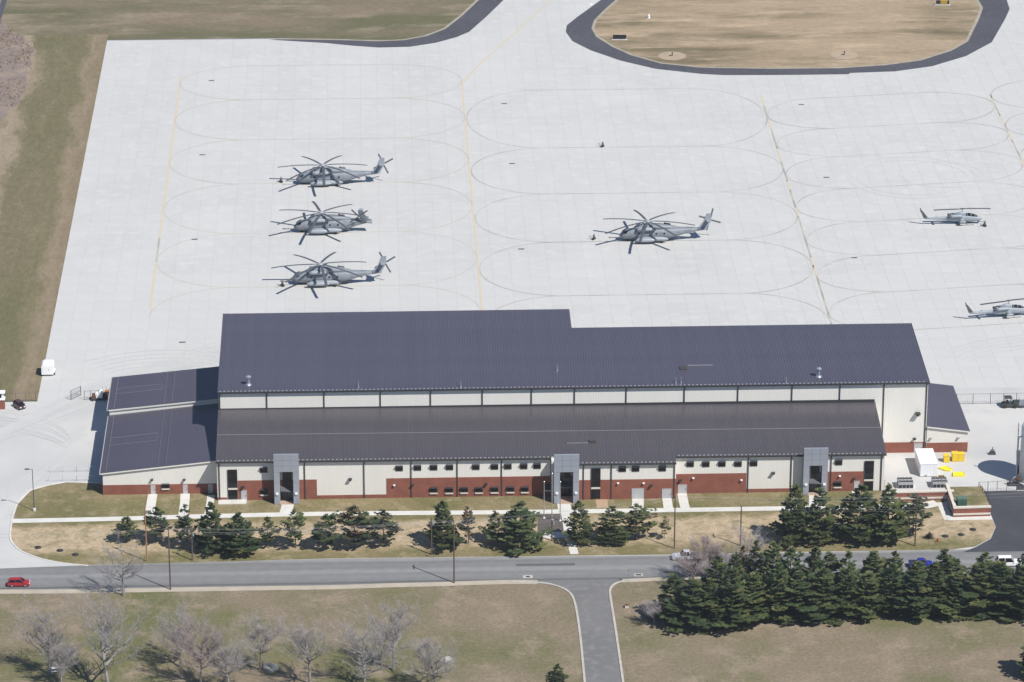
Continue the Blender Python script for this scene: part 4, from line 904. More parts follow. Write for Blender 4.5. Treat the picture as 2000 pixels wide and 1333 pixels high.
for k, (px, py, lab) in enumerate([(413, 158, 'drain grate by the far left corner of the painted lanes'), (395, 303, 'drain grate left of the farthest helicopter in the left group'), (380, 468, 'drain grate left of the folded-tail helicopter'), (356, 669, 'drain grate near the corner of the west annex'), (985, 203, 'drain grate near the top of the middle lane'), (1000, 320, 'drain grate in the middle lane between two helicopters'), (1018, 487, 'drain grate left of the lone helicopter'), (1565, 205, 'drain grate near the top of the right lane'), (1614, 347, 'drain grate in the right lane farther from the building'), (1668, 504, 'drain grate in the right lane nearer the building')]):
    p = G(px, py); t = thing('drain_grate', lab, 'drain', (p.x, p.y, .0205), 0, 'drain grates set in the apron'); link('frame', dr, t); link('bars', drb, t)
# airfield signs and lamps on the island
def field_sign(px, py, label, cols, w=3.9, h=1.1, rz=0):
    p = G(px, py); t = thing('airfield_sign', label, 'sign', (p.x, p.y, .034), rz)
    MB().box(-w/2-.3, -.5, 0, w/2+.3, .5, .06).build('base_slab', walk_mat, t)
    for k in range(4): MB().tube((-w/2+.3+k*(w-.6)/3, 0, .06), (-w/2+.3+k*(w-.6)/3, 0, .4), .05).build('leg', fence_mat, t)
    x = -w/2
    for c, fr in cols:
        MB().box(x, -.12, .35, x+w*fr-.01, .12, .35+h).build('panel', c, t); x += w*fr
blackp = mat('black_sign_panel', (.012, .012, .014), .6)
field_sign(1210, 78, 'black airfield sign on the dry grass island', [(blackp, .5), (blackp, .5)], 3.9, 1.1, radians(-4))
field_sign(1841, 10, 'black and yellow airfield sign at the far side of the island', [(blackp, .33), (mat('amber_sign_panel', (.42, .26, .02), .6), .52), (blackp, .15)], 3.9, 1.0, radians(-6))
for px, py, lab in ((1313, 110, 'small dark edge lamp left on the island'), (1649, 108, 'small dark edge lamp right on the island')):
    p = G(px, py); sheet('bare_circle', [(p.x+4*cos(a), p.y+4*sin(a)) for a in [k*pi/12 for k in range(24)]], .038, mat('bare_soil', (.39, .30, .205), .95, (.34, .26, .18), .4))
    t = thing('edge_lamp', lab, 'lamp', (p.x, p.y, .04)); MB().tube((0, 0, 0), (0, 0, .7), .13).build('post', fence_mat, t); MB().lathe([(.1, .7), (.24, .8), (.2, 1.1), (.05, 1.2)], 8).build('head', fence_mat, t); MB().box(-.9, -.12, 0, -.1, .12, .25).build('junction_box', fence_mat, t)
p = G(1267, 36); t = thing('marker_post', 'short white marker standing on the island turf', 'marker', (p.x, p.y, .034)); MB().lathe([(.35, 0), (.33, .9), (.2, 1.15), (.05, 1.2)], 10).build('post', white_paint, t); MB().box(-.5, -.5, 0, .5, .5, .05).build('base_slab', walk_mat, t)
for px, py, lab in ((1153, 9, 'white ground marker on the island shoulder'),):
    p = G(px, py); t = thing('ground_marker', lab, 'marker', (p.x, p.y, .026)); MB().box(-.6, -.5, 0, .6, .5, .12).build('plate', white_paint, t); MB().box(-.2, -.2, .12, .2, .2, .3).build('cap', walk_mat, t)

# white trailer on the west edge, carts, cars and fences at the left
p = G(93, 736); t = thing('box_trailer', 'white box trailer parked at the west edge of the apron', 'trailer', (p.x, p.y, .02))
pr = [(-1.35, .45), (1.35, .45), (1.35, 2.5), (1.0, 2.72), (-1.0, 2.72), (-1.35, 2.5)]
MB().prism(pr, 0, 3.6).build('body', white_paint, t); MB().box(-1.0, -.03, .6, -.02, -.002, 2.4).box(.02, -.03, .6, 1.0, -.002, 2.4).build('door', white_paint, t); MB().box(.2, -.06, 1.55, .45, -.032, 1.8).build('vent', trim_light, t)
for s in (-1, 1):
    for yy in (.9, 2.4): MB().lathe([(.15, -.12), (.36, -.12), (.36, .12), (.15, .12)], 12, (0, 0, 0), 'x').build('wheel', rubber, t).location = (s*1.5, yy, .36)
    MB().box(s*1.36-.05, .5, .74, s*1.62+.05, 2.9, .8).build('mudguard', white_paint, t)

def car(name, label, cat, loc, rz, col, kind='car', L=4.5, W=1.8, H=1.45, group=None):
    t = thing(name, label, cat, loc, rz, group); pm = paint('paint_'+name+str(len(bpy.data.materials)), col); h = L/2; hood = H*.62
    if kind == 'pickup': low = [(-h, .5), (-h+.05, .95), (-h+.1, 1.05), (h-1.55, 1.05), (h-.5, .98), (h-.08, .85), (h, .5), (h-.15, .32), (-h+.2, .32)]; cab = [(-.75, 1.0), (-.55, H), (.55, H), (1.25, 1.02)]
    elif kind == 'wagon': low = [(-h, .5), (-h+.05, .9), (-h+.15, 1.0), (h-1.35, 1.0), (h-.6, .9), (h-.1, .72), (h, .45), (h-.15, .28), (-h+.15, .28)]; cab = [(-h+.15, .95), (-h+.6, H-.05), (-h+1.3, H), (.35, H-.04), (1.15, .97)]
    else: low = [(-h, .5), (-h+.05, .9), (-h+.2, 1.0), (h-1.25, 1.0), (h-.4, .88), (h-.05, .7), (h, .45), (h-.15, .3), (-h+.15, .3)]; cab = [(-h+.15, .97), (-h+.5, H-.04), (-h+.9, H), (.5, H), (1.2, .98)]
    def shell(prof, w0, w1):
        q = MB(); xs = prof; zc = [z for x, z in prof]
        n = len(prof); rings = []
        for y, k in ((-w0/2, .965), (-w0/2+.12, 1), (w0/2-.12, 1), (w0/2, .965)):
            rings.append([(x*k if abs(x) > h*.6 else x, y, z if k == 1 else .3+(z-.3)*.93) for x, z in prof])
        return q.loft(rings)
    body = shell(low, W, W).build('body', pm, t, False)
    q = MB(); zb, zt = cab[0][1], H
    rings = [[(x, s*(W/2-.08-(.22*(z-zb)/(zt-zb))), z) for x, z in cab] for s in (-1, 1)]
    q.loft(rings); q.build('window_glass', glass_dark, t)
    top = [c_ for c_ in cab if c_[1] > H-.1]; x0, x1 = min(c_[0] for c_ in top), max(c_[0] for c_ in top)
    MB().hexa([(x0-.05, -W/2+.3, H-.02), (x1+.05, -W/2+.3, H-.02), (x1+.05, W/2-.3, H-.02), (x0-.05, W/2-.3, H-.02), (x0+.05, -W/2+.36, H+.05), (x1-.05, -W/2+.36, H+.05), (x1-.05, W/2-.36, H+.05), (x0+.05, W/2-.36, H+.05)]).build('roof', pm, t)
    q = MB()
    for s in (-1, 1):
        yb, yt = s*(W/2-.07), s*(W/2-.29)
        for (xa, xt) in ((cab[0][0], x0), (cab[-1][0], x1), ((x0+x1)/2, (x0+x1)/2)): q.tube((xa, yb, zb), (xt, yt, H), .05, .05, 5)
    q.build('pillars', pm, t)
    if kind == 'pickup':
        MB().box(-h+.15, -W/2+.15, 1.055, -.85, W/2-.15, 1.06).build('bed', rubber, t)
        MB().box(-h+.1, -W/2+.02, 1.0, -.8, -W/2+.14, 1.16).box(-h+.1, W/2-.14, 1.0, -.8, W/2-.02, 1.16).box(-h+.02, -W/2+.02, 1.0, -h+.1, W/2-.02, 1.16).build('bed_side', pm, t)
    for sx in (-1, 1):
        for s in (-1, 1):
            w = MB().lathe([(.2, -.11), (.33, -.11), (.34, 0), (.33, .11), (.2, .11)], 14, (0, 0, 0), 'y').build('wheel', rubber, t, True); w.location = (sx*L*.3, s*(W/2-.06), .34)
            MB().lathe([(.02, 0), (.21, .0), (.2, .02)], 10, (0, s*.115, 0), 'y').build('rim', steel, w)
    for s in (-1, 1):
        MB().box(h-.16, s*(W/2-.35)-.2, .62, h-.01, s*(W/2-.35)+.2, .78).build('headlight', mat('headlight_lens', (.8, .8, .8), .1), t)
        MB().box(-h-.01, s*(W/2-.22)-.12, .72, -h+.08, s*(W/2-.22)+.12, .92).build('tail_light', mat('tail_lens', (.3, .01, .01), .2), t)
        MB().box(.8, s*(W/2+.08)-.09, 1.0, .98, s*(W/2+.08)+.09, 1.14).build('mirror', pm, t)
    return t
p = G(37, 1144); car('estate_car', 'red estate car driving on the left end of the street', 'car', (p.x, p.y, .024), 0, (.33, .015, .02), 'wagon', 4.6, 1.8, 1.55)
p = G(1340, 1092); car('pickup_truck', 'silver pickup on the street behind the reddish bare tree', 'pickup truck', (p.x, p.y, .024), pi, (.52, .54, .58), 'pickup', 5.9, 1.95, 1.85)
p = G(1806, 1107); car('pickup_truck', 'dark blue pickup on the street partly behind the evergreens', 'pickup truck', (p.x-.8, p.y, .024), 0, (.015, .02, .26), 'pickup', 5.0, 1.85, 1.7)
p = G(1970, 1104); car('passenger_van', 'white van on the street at the right edge behind the evergreens', 'van', (p.x, p.y, .024), 0, (.8, .8, .8), 'wagon', 5.6, 1.95, 1.9)
p = G(38, 797); car('utility_car', 'dark maroon car parked by the brick pier at the left edge', 'car', (p.x, p.y, .024), radians(-58), (.075, .035, .04), 'car', 3.4, 1.7, 1.6)

p = G(6, 800); t = thing('gate_pier', 'brick pier with white cap cut by the left edge of the photo', 'pier', (p.x-1.0, p.y+.5, .02))
MB().box(-1.6, -.6, 0, 1.4, .6, 2.3).build('pier_body', brick, t); MB().box(-1.75, -.75, 2.3, 1.55, .75, 2.6).box(-1.4, -.5, 2.6, 1.2, .5, 3.9).box(-1.8, -.8, 3.9, 1.6, .8, 4.15).build('cap', white_paint, t); MB().box(-1.1, -.56, 2.8, .8, -.501, 3.7).build('glazing', glass_dark, t)

def fence(name, label, pts, h, sp, mt, mesh_rails=2, r=.05, wires=0, gate=None):
    p0 = pts[0]; t = thing(name, label, 'fence', (p0[0], p0[1], .02))
    rails = MB(); tot = 0
    for a, b in zip(pts[:-1], pts[1:]):
        a, b = Vector(a), Vector(b); n = max(1, round((b-a).length/sp))
        for k in range(n+1):
            q = a+(b-a)*k/n-Vector(p0); MB().tube((q.x, q.y, 0), (q.x, q.y, h), r*1.25).build('post', mt, t)
        A = a-Vector(p0); Bq = b-Vector(p0)
        for k in range(mesh_rails):
            z = h-.05-(h-.2)*k/max(1, mesh_rails-1) if mesh_rails > 1 else h-.05
            rails.tube((A.x, A.y, z), (Bq.x, Bq.y, z), r*.7, n=5)
        if wires:
            m = int((b-a).length/wires)
            for k in range(1, m):
                q = A+(Bq-A)*k/m; rails.tube((q.x, q.y, .1), (q.x, q.y, h-.05), .012, n=3, caps=False)
    rails.build('rails', mt, t); return t
def gl(*a): return Gxy(a)
fence('pipe_railing', 'pale pipe railing on the lot beside the west annex, farther one', gl((97, 923), (150, 922), (198, 921)), 1.2, 3.2, rail_mat, 2, .04)
fence('pipe_railing', 'pale pipe railing along the lawn corner, nearer one', gl((95, 941), (150, 940), (196, 939)), 1.2, 3.2, rail_mat, 2, .04)
fence('sliding_gate', 'open dark wire gate at the corner of the west lot', gl((139, 782), (158, 773)), 2.3, 5, fence_mat, 3, .06, .22)
fence('wire_fence', 'short dark wire fence between gate and equipment carts', gl((165, 782), (177, 781), (217, 779)), 2.2, 1.6, fence_mat, 2, .05, .35)
fence('wire_fence', 'dark wire fence across the grass by the maroon car', gl((12, 786), (70, 785)), 2.2, 2.4, fence_mat, 2, .04, .45)
fence('wire_fence', 'dark wire fence behind the east annex', gl((1868, 790), (1900, 789.5), (1934, 789), (1985, 788), (2080, 787)), 2.5, 3.3, fence_mat, 2, .05, .4)
fence('wire_fence', 'dark wire fence between the yard and the asphalt driveway', gl((1911, 963), (1947, 961), (1985, 959)), 2.5, 2.6, fence_mat, 2, .05, .35)
fence('wire_fence', 'dark wire fence beside the raised planter', gl((1911, 964), (1930, 987)), 2.4, 1.3, fence_mat, 2, .05, .3)
fence('guard_rail', 'low dark rail behind the evergreens beside the street', gl((1850, 1125), (1935, 1123)), 1.3, 4.5, fence_mat, 2, .05)

def cart(px, py, label, col, tall, w=1.1, l=2.0, rz=0):
    p = G(px, py); t = thing('equipment_cart', label, 'cart', (p.x, p.y, .02), rz, 'ground equipment carts by the fences')
    MB().box(-w/2, -l/2, .35, w/2, l/2, .55).build('chassis', fence_mat, t)
    MB().box(-w/2+.08, -l/2+.2, .55, w/2-.08, l/2-.2, .55+tall).box(-w/2+.2, -l/2+.4, .55+tall, w/2-.2, l/2-.5, .7+tall).build('housing', col, t)
    for sx in (-1, 1):
        for sy in (-1, 1): MB().lathe([(.1, -.08), (.28, -.08), (.28, .08), (.1, .08)], 10, (0, 0, 0), 'x').build('wheel', rubber, t).location = (sx*(w/2), sy*(l/2-.35), .28)
    MB().tube((0, -l/2, .45), (0, -l/2-.8, .5), .05).tube((w/2-.1, 0, .7+tall), (w/2-.1, 0, 1.3+tall), .05).build('tow_bar', fence_mat, t)
cart(184, 781, 'low rust-brown cart at the left end of the equipment row', rust, .7); cart(191, 780, 'white equipment cart second from the left in the row', white_paint, 1.2); cart(198, 780, 'tall white equipment cart in the middle of the row', white_paint, 1.6, 1.0); cart(205, 780, 'low black equipment cart right of the tall white one', rubber, .8); cart(211, 779, 'orange equipment cart against the west annex', orange_mat, 1.3); cart(204, 775, 'cream equipment cart behind the row', cream_band, 1.1)
p = G(1971, 795); t = thing('tow_tractor', 'dark open-cab tow tractor by the east fence', 'tractor', (p.x, p.y, .02), pi/2*0)
dk = mat('dark_olive_paint', (.045, .05, .042), .6)
MB().box(-1.7, -.9, .35, 1.7, .9, .95).build('body', dk, t)
q = MB()
for x in (-1.0, .35):
    for y in (-.8, .8): q.tube((x, y, .95), (x, y, 2.3), .07)
q.build('cab_posts', dk, t); MB().box(-1.15, -.9, 2.3, .5, .9, 2.42).build('cab_roof', dk, t); MB().box(-.6, -.6, .95, -.2, .6, 1.5).build('seat', rubber, t)
for sx in (-1, 1):
    for s in (-1, 1): MB().lathe([(.2, -.15), (.42, -.15), (.42, .15), (.2, .15)], 12, (0, 0, 0), 'y').build('wheel', rubber, t).location = (sx*1.1, s*.9, .42)
for px, lab, cc in ((1984, 'dark generator cart right of the tow tractor', dk), (1995, 'grey equipment cart at the right edge by the east fence', heli_grey)): cart(px, 795, lab, cc, .9, 1.6, 1.8)

# ------------------------------------------------------------------ east yard
p = G(1797, 932); q_ = G(1830, 931)
t = thing('storage_container', 'white flat-roofed storage container in the east yard', 'container', (p.x, p.y, .02)); W = q_.x-p.x; D = 8.2; Hc = 3.0
n = 5
MB().box(0.02, .02, .1, W-.02, D-.02, Hc-.06).build('shell', white_paint, t)
for k in range(n): MB().box(k*W/n+.02, -.05, .15, (k+1)*W/n-.02, .018, Hc-.1).build('panel', white_paint, t)
for k in range(9): MB().box(-.04, k*D/9+.02, .15, .018, (k+1)*D/9-.02, Hc-.1).build('panel', white_paint, t)
MB().box(-.1, -.1, Hc-.06, W+.1, D+.1, Hc+.06).build('roof', white_paint, t); MB().box(W*.28, -.16, .25, W*.4, -.052, .55).build('meter_box', trim_light, t)
def ybox(px, py, w, d, h, label, m_, lid=True, rz=0, name='yellow_bin'):
    p = G(px, py); t = thing(name, label, 'bin', (p.x, p.y, .02), rz, 'yellow containers in the east yard')
    MB().box(-w/2, 0, .08, w/2, d, h).build('body', m_, t)
    if lid: MB().box(-w/2-.05, -.05, h, w/2+.05, d+.05, h+.1).build('lid', m_, t)
    MB().box(-w/2+.1, .1, 0, -w/2+.3, d-.1, .08).box(w/2-.3, .1, 0, w/2-.1, d-.1, .08).build('skid', rubber, t)
    return t
ybox(1849, 904, 1.25, 1.3, 1.5, 'yellow bin standing apart, left of the yellow pair', yellow_paint); ybox(1865.5, 902.5, 1.25, 1.6, 1.75, 'yellow bin of the pair nearest the brick wall, left one', yellow_paint); ybox(1877.5, 902, 1.35, 1.4, 1.65, 'yellow bin of the pair nearest the brick wall, right one', yellow_paint)
ybox(1839.5, 938, 1.5, 1.3, .55, 'open yellow bin with a brown inside, nearest the white container', yellow_paint, False); p = G(1839.5, 938); o = MB().box(-.62, .12, .553, .62, 1.2, .56).build('contents', rust, [x for x in bpy.data.objects if x.get('label', '').startswith('open yellow bin')][0])
def mat_spill(pts, label):
    c = G(*pts[0]); t = thing('spill_tray', label, 'tray', (c.x, c.y, .02), 0, 'flat yellow spill trays in the east yard')
    poly = [(G(*p).x-c.x, G(*p).y-c.y) for p in pts]; bm = MB(); n = len(poly)
    bm.add([(x, y, 0) for x, y in poly]+[(x, y, .22) for x, y in poly], [tuple(range(n, 2*n))]+[(k, (k+1) % n, n+(k+1) % n, n+k) for k in range(n)]); bm.build('tray', yellow_bright, t)
    q = MB(); ribbon(q, poly+[poly[0]], .12, .225, .1); q.build('rim', yellow_bright, t)
mat_spill([(1833, 916), (1848, 913), (1859, 919), (1855, 922), (1846, 921)], 'pointed flat yellow tray left of the rectangular one'); mat_spill([(1861, 932), (1862, 925), (1883, 925), (1884, 932)], 'rectangular flat yellow tray in the east yard')
def condenser(px, py, label, W):
    p = G(px, py); t = thing('air_condenser', label, 'air conditioner', (p.x, p.y, .02), 0, 'air conditioning units behind the brick wall')
    MB().box(-W/2-.5, -.6, 0, W/2+.5, 2.4, .12).build('pad', walk_mat, t); MB().box(-W/2, -.3, .12, W/2, 2.6, 1.5).build('cabinet', trim_light, t)
    n = 4
    for k in range(n):
        x = -W/2+W*(k+.5)/n
        for yy in (.35, 1.9):
            f = MB().lathe([(W/n*.48, 1.5), (W/n*.48, 1.68), (W/n*.42, 1.68), (W/n*.4, 1.6), (.02, 1.6)], 14, (x, yy, 0)).build('fan', rubber, t)
            q = MB()
            for a in range(4): q.tube((x, yy, 1.63), (x+W/n*.36*cos(a*pi/2+.4), yy+W/n*.36*sin(a*pi/2+.4), 1.63), .035, n=5)
            q.build('blades', trim_light, f)
        MB().box(x-W/n*.42, -.33, .3, x+W/n*.42, -.302, 1.0).build('grille', rubber, t)
condenser(1769, 955, 'grey four-fan air conditioning unit behind the wall, left one', 3.2); condenser(1836, 954, 'grey four-fan air conditioning unit behind the wall, right one', 3.2)
# brick garden walls
def brick_wall(label, a, b, h, th=.5, ends=True):
    a, b = Vector(a), Vector(b); L = (b-a).length; t = thing('garden_wall', label, 'wall', (a.x, a.y, .03), atan2(b.y-a.y, b.x-a.x))
    MB().box(0, 0, 0, L, th, h*.2).build('lower_course', brick, t); MB().box(-.04, -.04, h*.2+.001, L+.04, th+.04, h*.38).build('stone_band', cream_band, t)
    MB().box(0, 0, h*.38+.001, L, th, h*.86).build('brick_course', brick, t); MB().box(-.1, -.1, h*.86+.001, L+.1, th+.1, h).build('coping', cream_band, t)
a0 = G(1733, 980); a1 = G(1868, 977); b0 = G(1862, 1011); b1 = G(1934, 1009)
brick_wall('brick garden wall with pale bands along the front of the yard', (a0.x, a0.y), (a1.x-.7, a1.y), 2.2)
brick_wall('brick planter wall with pale bands facing the street', (b0.x, b0.y), (b1.x, b1.y), 2.3)
brick_wall('shaded brick planter wall running back from the street', (b0.x+.55, b0.y+.62), (b0.x+.55, a1.y+3.6), 2.3)
sheet('planter_bed', [(b0.x+.6, b0.y+.55), (b1.x, b1.y+.55), (b1.x, b1.y+11.5), (b0.x+.6, b1.y+11.5)], .03, lawn_grass, thick=1.75)
p = G(1880, 991, 1.8); t = thing('transformer', 'green metal transformer box in the raised planter', 'transformer', (p.x, p.y+.6, 1.78))
MB().prism([(-1.0, 0), (1.0, 0), (1.0, 1.4), (.9, 1.5), (-.9, 1.5), (-1.0, 1.4)], 0, 1.9).build('cabinet', green_box, t); MB().box(-.9, -.05, .1, -.03, -.002, 1.3).box(.03, -.05, .1, .9, -.002, 1.3).build('door', green_box, t); MB().box(-.95, .3, 1.501, .95, 1.7, 1.58).build('lid', mat('pale_green_lid', (.09, .16, .12), .4), t); MB().box(-2.2, .4, 0, -1.2, 1.2, .5).build('cable_box', green_box, t)
# storage tank
p = G(2026, 940); t = thing('storage_tank', 'tall white storage tank cut by the right edge', 'tank', (p.x, p.y, .02))
MB().lathe([(4.0, 0), (4.0, 12.6), (3.7, 13.3), (2.4, 13.9), (.1, 14.1)], 40).build('shell', white_paint, t, True); MB().lathe([(4.5, 0), (4.5, .5), (4.02, .5)], 40).build('footing', walk_mat, t)
q = MB(); q.poly([(-4.7, -.6, .1), (-4.7, -.6, 10.2), (-4.5, -.5, 10.7), (-4.0, -.4, 10.7)], .14, 8); q.poly([(-4.7, -.6, 1.5), (-5.6, -1.5, 1.4), (-5.6, -1.5, .1)], .14, 8); q.build('pipe', steel, t)
q = MB(); q.poly([(-4.5, .9, .1), (-4.5, .9, 13.2)], .06); q.poly([(-4.5, 1.4, .1), (-4.5, 1.4, 13.2)], .06)
for k in range(30): q.tube((-4.5, .9, .5+k*.42), (-4.5, 1.4, .5+k*.42), .035, n=4)
q.build('ladder', steel, t)
p = G(1983, 948); t = thing('valve_stand', 'dark pipework stand at the foot of the tank', 'pipework', (p.x, p.y, .02))
MB().box(-1.6, -.7, 0, 1.6, .9, .3).build('plinth', fence_mat, t); MB().tube((-1.2, 0, .3), (-1.2, 0, 1.6), .2).tube((.6, 0, .3), (.6, 0, 2.0), .22).tube((-1.2, 0, 1.2), (1.6, 0, 1.2), .16).build('pipes', fence_mat, t); MB().lathe([(.45, -.04), (.45, .04)], 12, (.6, -.35, 1.7), 'y').build('valve_wheel', rust, t)
p = G(1938, 888); t = thing('pump', 'small dark pump unit by the tank shadow in the yard', 'pump', (p.x, p.y, .02)); MB().box(-.7, -.4, 0, .7, .4, .5).build('skid', fence_mat, t); MB().lathe([(.05, -.5), (.3, -.4), (.3, .4), (.05, .5)], 10, (0, 0, .85), 'x').build('motor', heli_dark, t); MB().tube((0, 0, 1.1), (0, 0, 1.7), .1).build('outlet', heli_dark, t)

# ------------------------------------------------------------------ street furniture in front
def street_lamp(px, py, ptop, label, arm=(-1.3, .0)):
    p = G(px, py); z = F(px-3, ptop, p.y).z; t = thing('lamp_post', label, 'lamp post', (p.x, p.y, .03))
    MB().lathe([(.35, 0), (.35, .5), (.3, .6)], 10).build('footing', walk_mat, t); MB().tube((0, 0, .6), (0, 0, z), .1, .07).build('pole', fence_mat, t); MB().tube((0, 0, z-.05), (arm[0]*.6, arm[1], z+.02), .05).build('arm', fence_mat, t); MB().box(arm[0]-.3, arm[1]-.2, z-.06, arm[0]*.5, arm[1]+.2, z+.1).build('lamp_head', fence_mat, t)
street_lamp(67, 998, 917, 'dark lamp post on the lawn corner left of the annex')
def util_pole(px, py, ptop, label, m_, cross=True):
    p = G(px, py); z = F(px, ptop, p.y).z; t = thing('utility_pole', label, 'utility pole', (p.x, p.y, .03))
    MB().tube((0, 0, -.2), (0, 0, z), .17, .11, 10).build('pole', m_, t)
    if cross:
        MB().box(-.06, -1.1, z-.75, .06, 1.1, z-.6).build('crossarm', wood_brown, t)
        for y in (-1, -.4, .4, 1): MB().lathe([(.05, 0), (.07, .1), (.04, .22)], 6, (0, y, z-.6)).build('insulator', steel, t)
    else: MB().lathe([(.2, z-1.6), (.2, z-.9)], 10, (.3, 0, 0)).build('transformer_can', steel, t)
    return Vector((p.x, p.y, z-.5))
u = {}
u['a'] = util_pole(287, 1097, 990, 'new orange-brown wooden pole left of the pines', wood_orange, False)
u['b'] = util_pole(333, 1152, 1032, 'dark utility pole on the far side of the street, leftmost of the tall ones', wood_brown)
u['c'] = util_pole(376, 1095, 1034, 'thin utility pole among the left pines', wood_brown, False)
u['d'] = util_pole(843, 1084, 1012, 'utility pole by the pine at the left of the middle gap', wood_brown, False)
u['e'] = util_pole(887, 1139, 1017, 'tall utility pole between the street and the near lawn', wood_brown)
u['f'] = util_pole(1317, 1072, 968, 'utility pole beside the street right of the entry path', wood_brown)
u['g'] = util_pole(1446, 1066, 988, 'utility pole on the straw bank behind the grey bare tree', wood_brown)
u['h'] = util_pole(1787, 1067, 968, 'utility pole in front of the right pines', wood_brown)
u['i'] = util_pole(1078, 1057, 1012, 'thin pole at the edge of the paved terrace', wood_brown, False)
def wires(label, pts, offs, r=.014):
    t = thing('overhead_wires', label, 'wires', tuple(pts[0])); o_ = Vector(pts[0])
    for dy, dz in offs:
        q = MB()
        for a, b in zip(pts[:-1], pts[1:]):
            P = []
            for k in range(13):
                s = k/12; v = a.lerp(b, s)-o_; sag = 4*s*(1-s)*min(1.2, (b-a).length*.012); P.append((v.x, v.y+dy, v.z+dz-sag))
            q.poly(P, r, 4)
        q.build('wire', wire_mat, t)
W0 = u['b']+Vector((-60, .5, 0)); W9 = u['h']+Vector((45, 3, .5))
wires('pale overhead wires running from the left edge over the street poles', [W0, u['b'], u['e'], u['f'], u['h'], W9], [(-.9, 0), (.9, 0), (.3, .1)])
wires('lower overhead wires along the row of front pines', [u['a']+Vector((0, 0, -2)), u['c']+Vector((0, 0, -.3)), u['d'], u['i'], u['f']+Vector((0, 0, -3)), u['g'], u['h']+Vector((0, 0, -2.5))], [(0, 0), (.2, -.5)], .012)
def flagpole(px, py, ptop, label):
    p = G(px, py); z = F(px, ptop, p.y).z; t = thing('flagpole', label, 'flagpole', (p.x, p.y, .045))
    MB().lathe([(.3, 0), (.3, .12), (.14, .3)], 10).build('base', walk_mat, t); MB().tube((0, 0, .1), (0, 0, z), .12, .08, 8).build('pole', steel, t); MB().lathe([(.02, -.14), (.14, 0), (.02, .14)], 8, (0, 0, z+.12)).build('finial', steel, t)
flagpole(1062.5, 1013, 942.5, 'white flagpole, leftmost of the three by the middle entry'); flagpole(1078, 1016, 926.5, 'white flagpole, tallest of the three by the middle entry'); flagpole(1094, 1018, 942.5, 'white flagpole, nearest the entry path of the three')
for px, py, lab in ((74, 1070, 'round black mulch bed on the lawn corner, leftmost of three'), (117, 1076, 'round black mulch bed on the lawn corner, middle of three'), (147, 1084, 'round black mulch bed on the lawn corner, nearest the street'), (1846, 1048, 'round black mulch bed by the red hydrant'), (1877, 1045, 'round black mulch bed below the planter wall, middle of three'), (1900, 1035, 'round black mulch bed below the planter wall, nearest the driveway')):
    p = G(px, py); t = thing('mulch_bed', lab, 'mulch bed', (p.x, p.y, .034), 0, 'round mulch beds on the lawn')
    MB().lathe([(.75, 0), (.68, .1), (.3, .18), (.02, .2)], 18).build('mound', mulch_mat, t, True)
    q = MB(); random.seed(px)
    for k in range(7):
        a = random.uniform(0, 6.28); q.tube((0, 0, .1), (.25*cos(a), .25*sin(a), random.uniform(.8, 1.5)), .012, .004, 4)
    q.build('sapling', twig_grey, t)
p = G(1831, 1059); t = thing('fire_hydrant', 'red fire hydrant on the verge right of the pole', 'hydrant', (p.x, p.y, .03)); rp = paint('hydrant_red', (.4, .03, .02))
MB().lathe([(.2, 0), (.16, .08), (.15, .55), (.19, .6), (.15, .75), (.05, .85)], 10).build('barrel', rp, t); MB().tube((-.3, 0, .45), (.3, 0, .45), .08).build('nozzle', rp, t)
def bush(px, py, label, r, m_):
    p = G(px, py); t = thing('bush', label, 'bush', (p.x, p.y, .03)); q = MB(); random.seed(px+py)
    for k in range(170):
        a = random.uniform(0, 6.28); e_ = random.uniform(.2, 1.5); l = r*random.uniform(.6, 1.1); b_ = Vector((cos(a)*cos(e_)*l, sin(a)*cos(e_)*l, sin(e_)*l)); w = Vector((-sin(a), cos(a), 0))*.05
        q.add([w*.5, -w*.5, b_*.7+w, b_, b_*.7-w], [(0, 1, 4), (4, 1, 0), (4, 2, 3)] if False else [(0, 1, 4, 2), (4, 3, 2)])
    q.build('stems', m_, t)
bush(1815, 1052, 'small brown leafless bush left of the red hydrant', 1.5, mat('brown_stems', (.085, .06, .05), .95))
for px, py, lab in ((1031, 1137, 'grey storm drain inlet at the kerb near the side street'),):
    pass
p = G(1031, 1127); t = thing('storm_drain', 'storm drain inlet in the street left of the side street', 'drain', (p.x, p.y, .026)); MB().box(-1.0, -.7, 0, 1.0, .7, .02).build('apron_slab', curb_mat, t); MB().box(-.4, -.28, .02, .4, .28, .035).build('grate', rubber, t)
p = G(1648, 1123); p = G(1247, 1123.5); t = thing('storm_drain', 'storm drain inlet in the street right of the side street', 'drain', (p.x, p.y, .026)); MB().box(-.9, -.6, 0, .9, .6, .02).build('apron_slab', curb_mat, t); MB().box(-.6, -.28, .02, .6, .28, .035).build('grate', rubber, t)
p = G(1224, 1187); t = thing('utility_box', 'small tan utility box on the lawn right of the side street', 'box', (p.x, p.y, .03)); MB().box(-.35, -.3, 0, .35, .3, .55).build('cabinet', cream_band, t); MB().box(-.4, -.35, .55, .4, .35, .62).build('lid', rust, t)
p = G(1228, 1138); t = thing('street_sign', 'thin street sign post at the side street corner', 'sign', (p.x, p.y, .03)); MB().tube((0, 0, 0), (0, 0, 2.9), .035).build('post', steel, t); MB().box(-.25, -.02, 2.3, .25, .02, 2.9).build('plate', steel, t)
p = G(848, 1116); t = thing('street_sign', 'thin sign post standing at the far street edge near a tall pole', 'sign', (p.x, p.y+6, .03)); MB().tube((0, 0, 0), (0, 0, 2.5), .035).build('post', fence_mat, t); MB().box(-.22, -.02, 1.9, .22, .02, 2.5).build('plate', fence_mat, t)
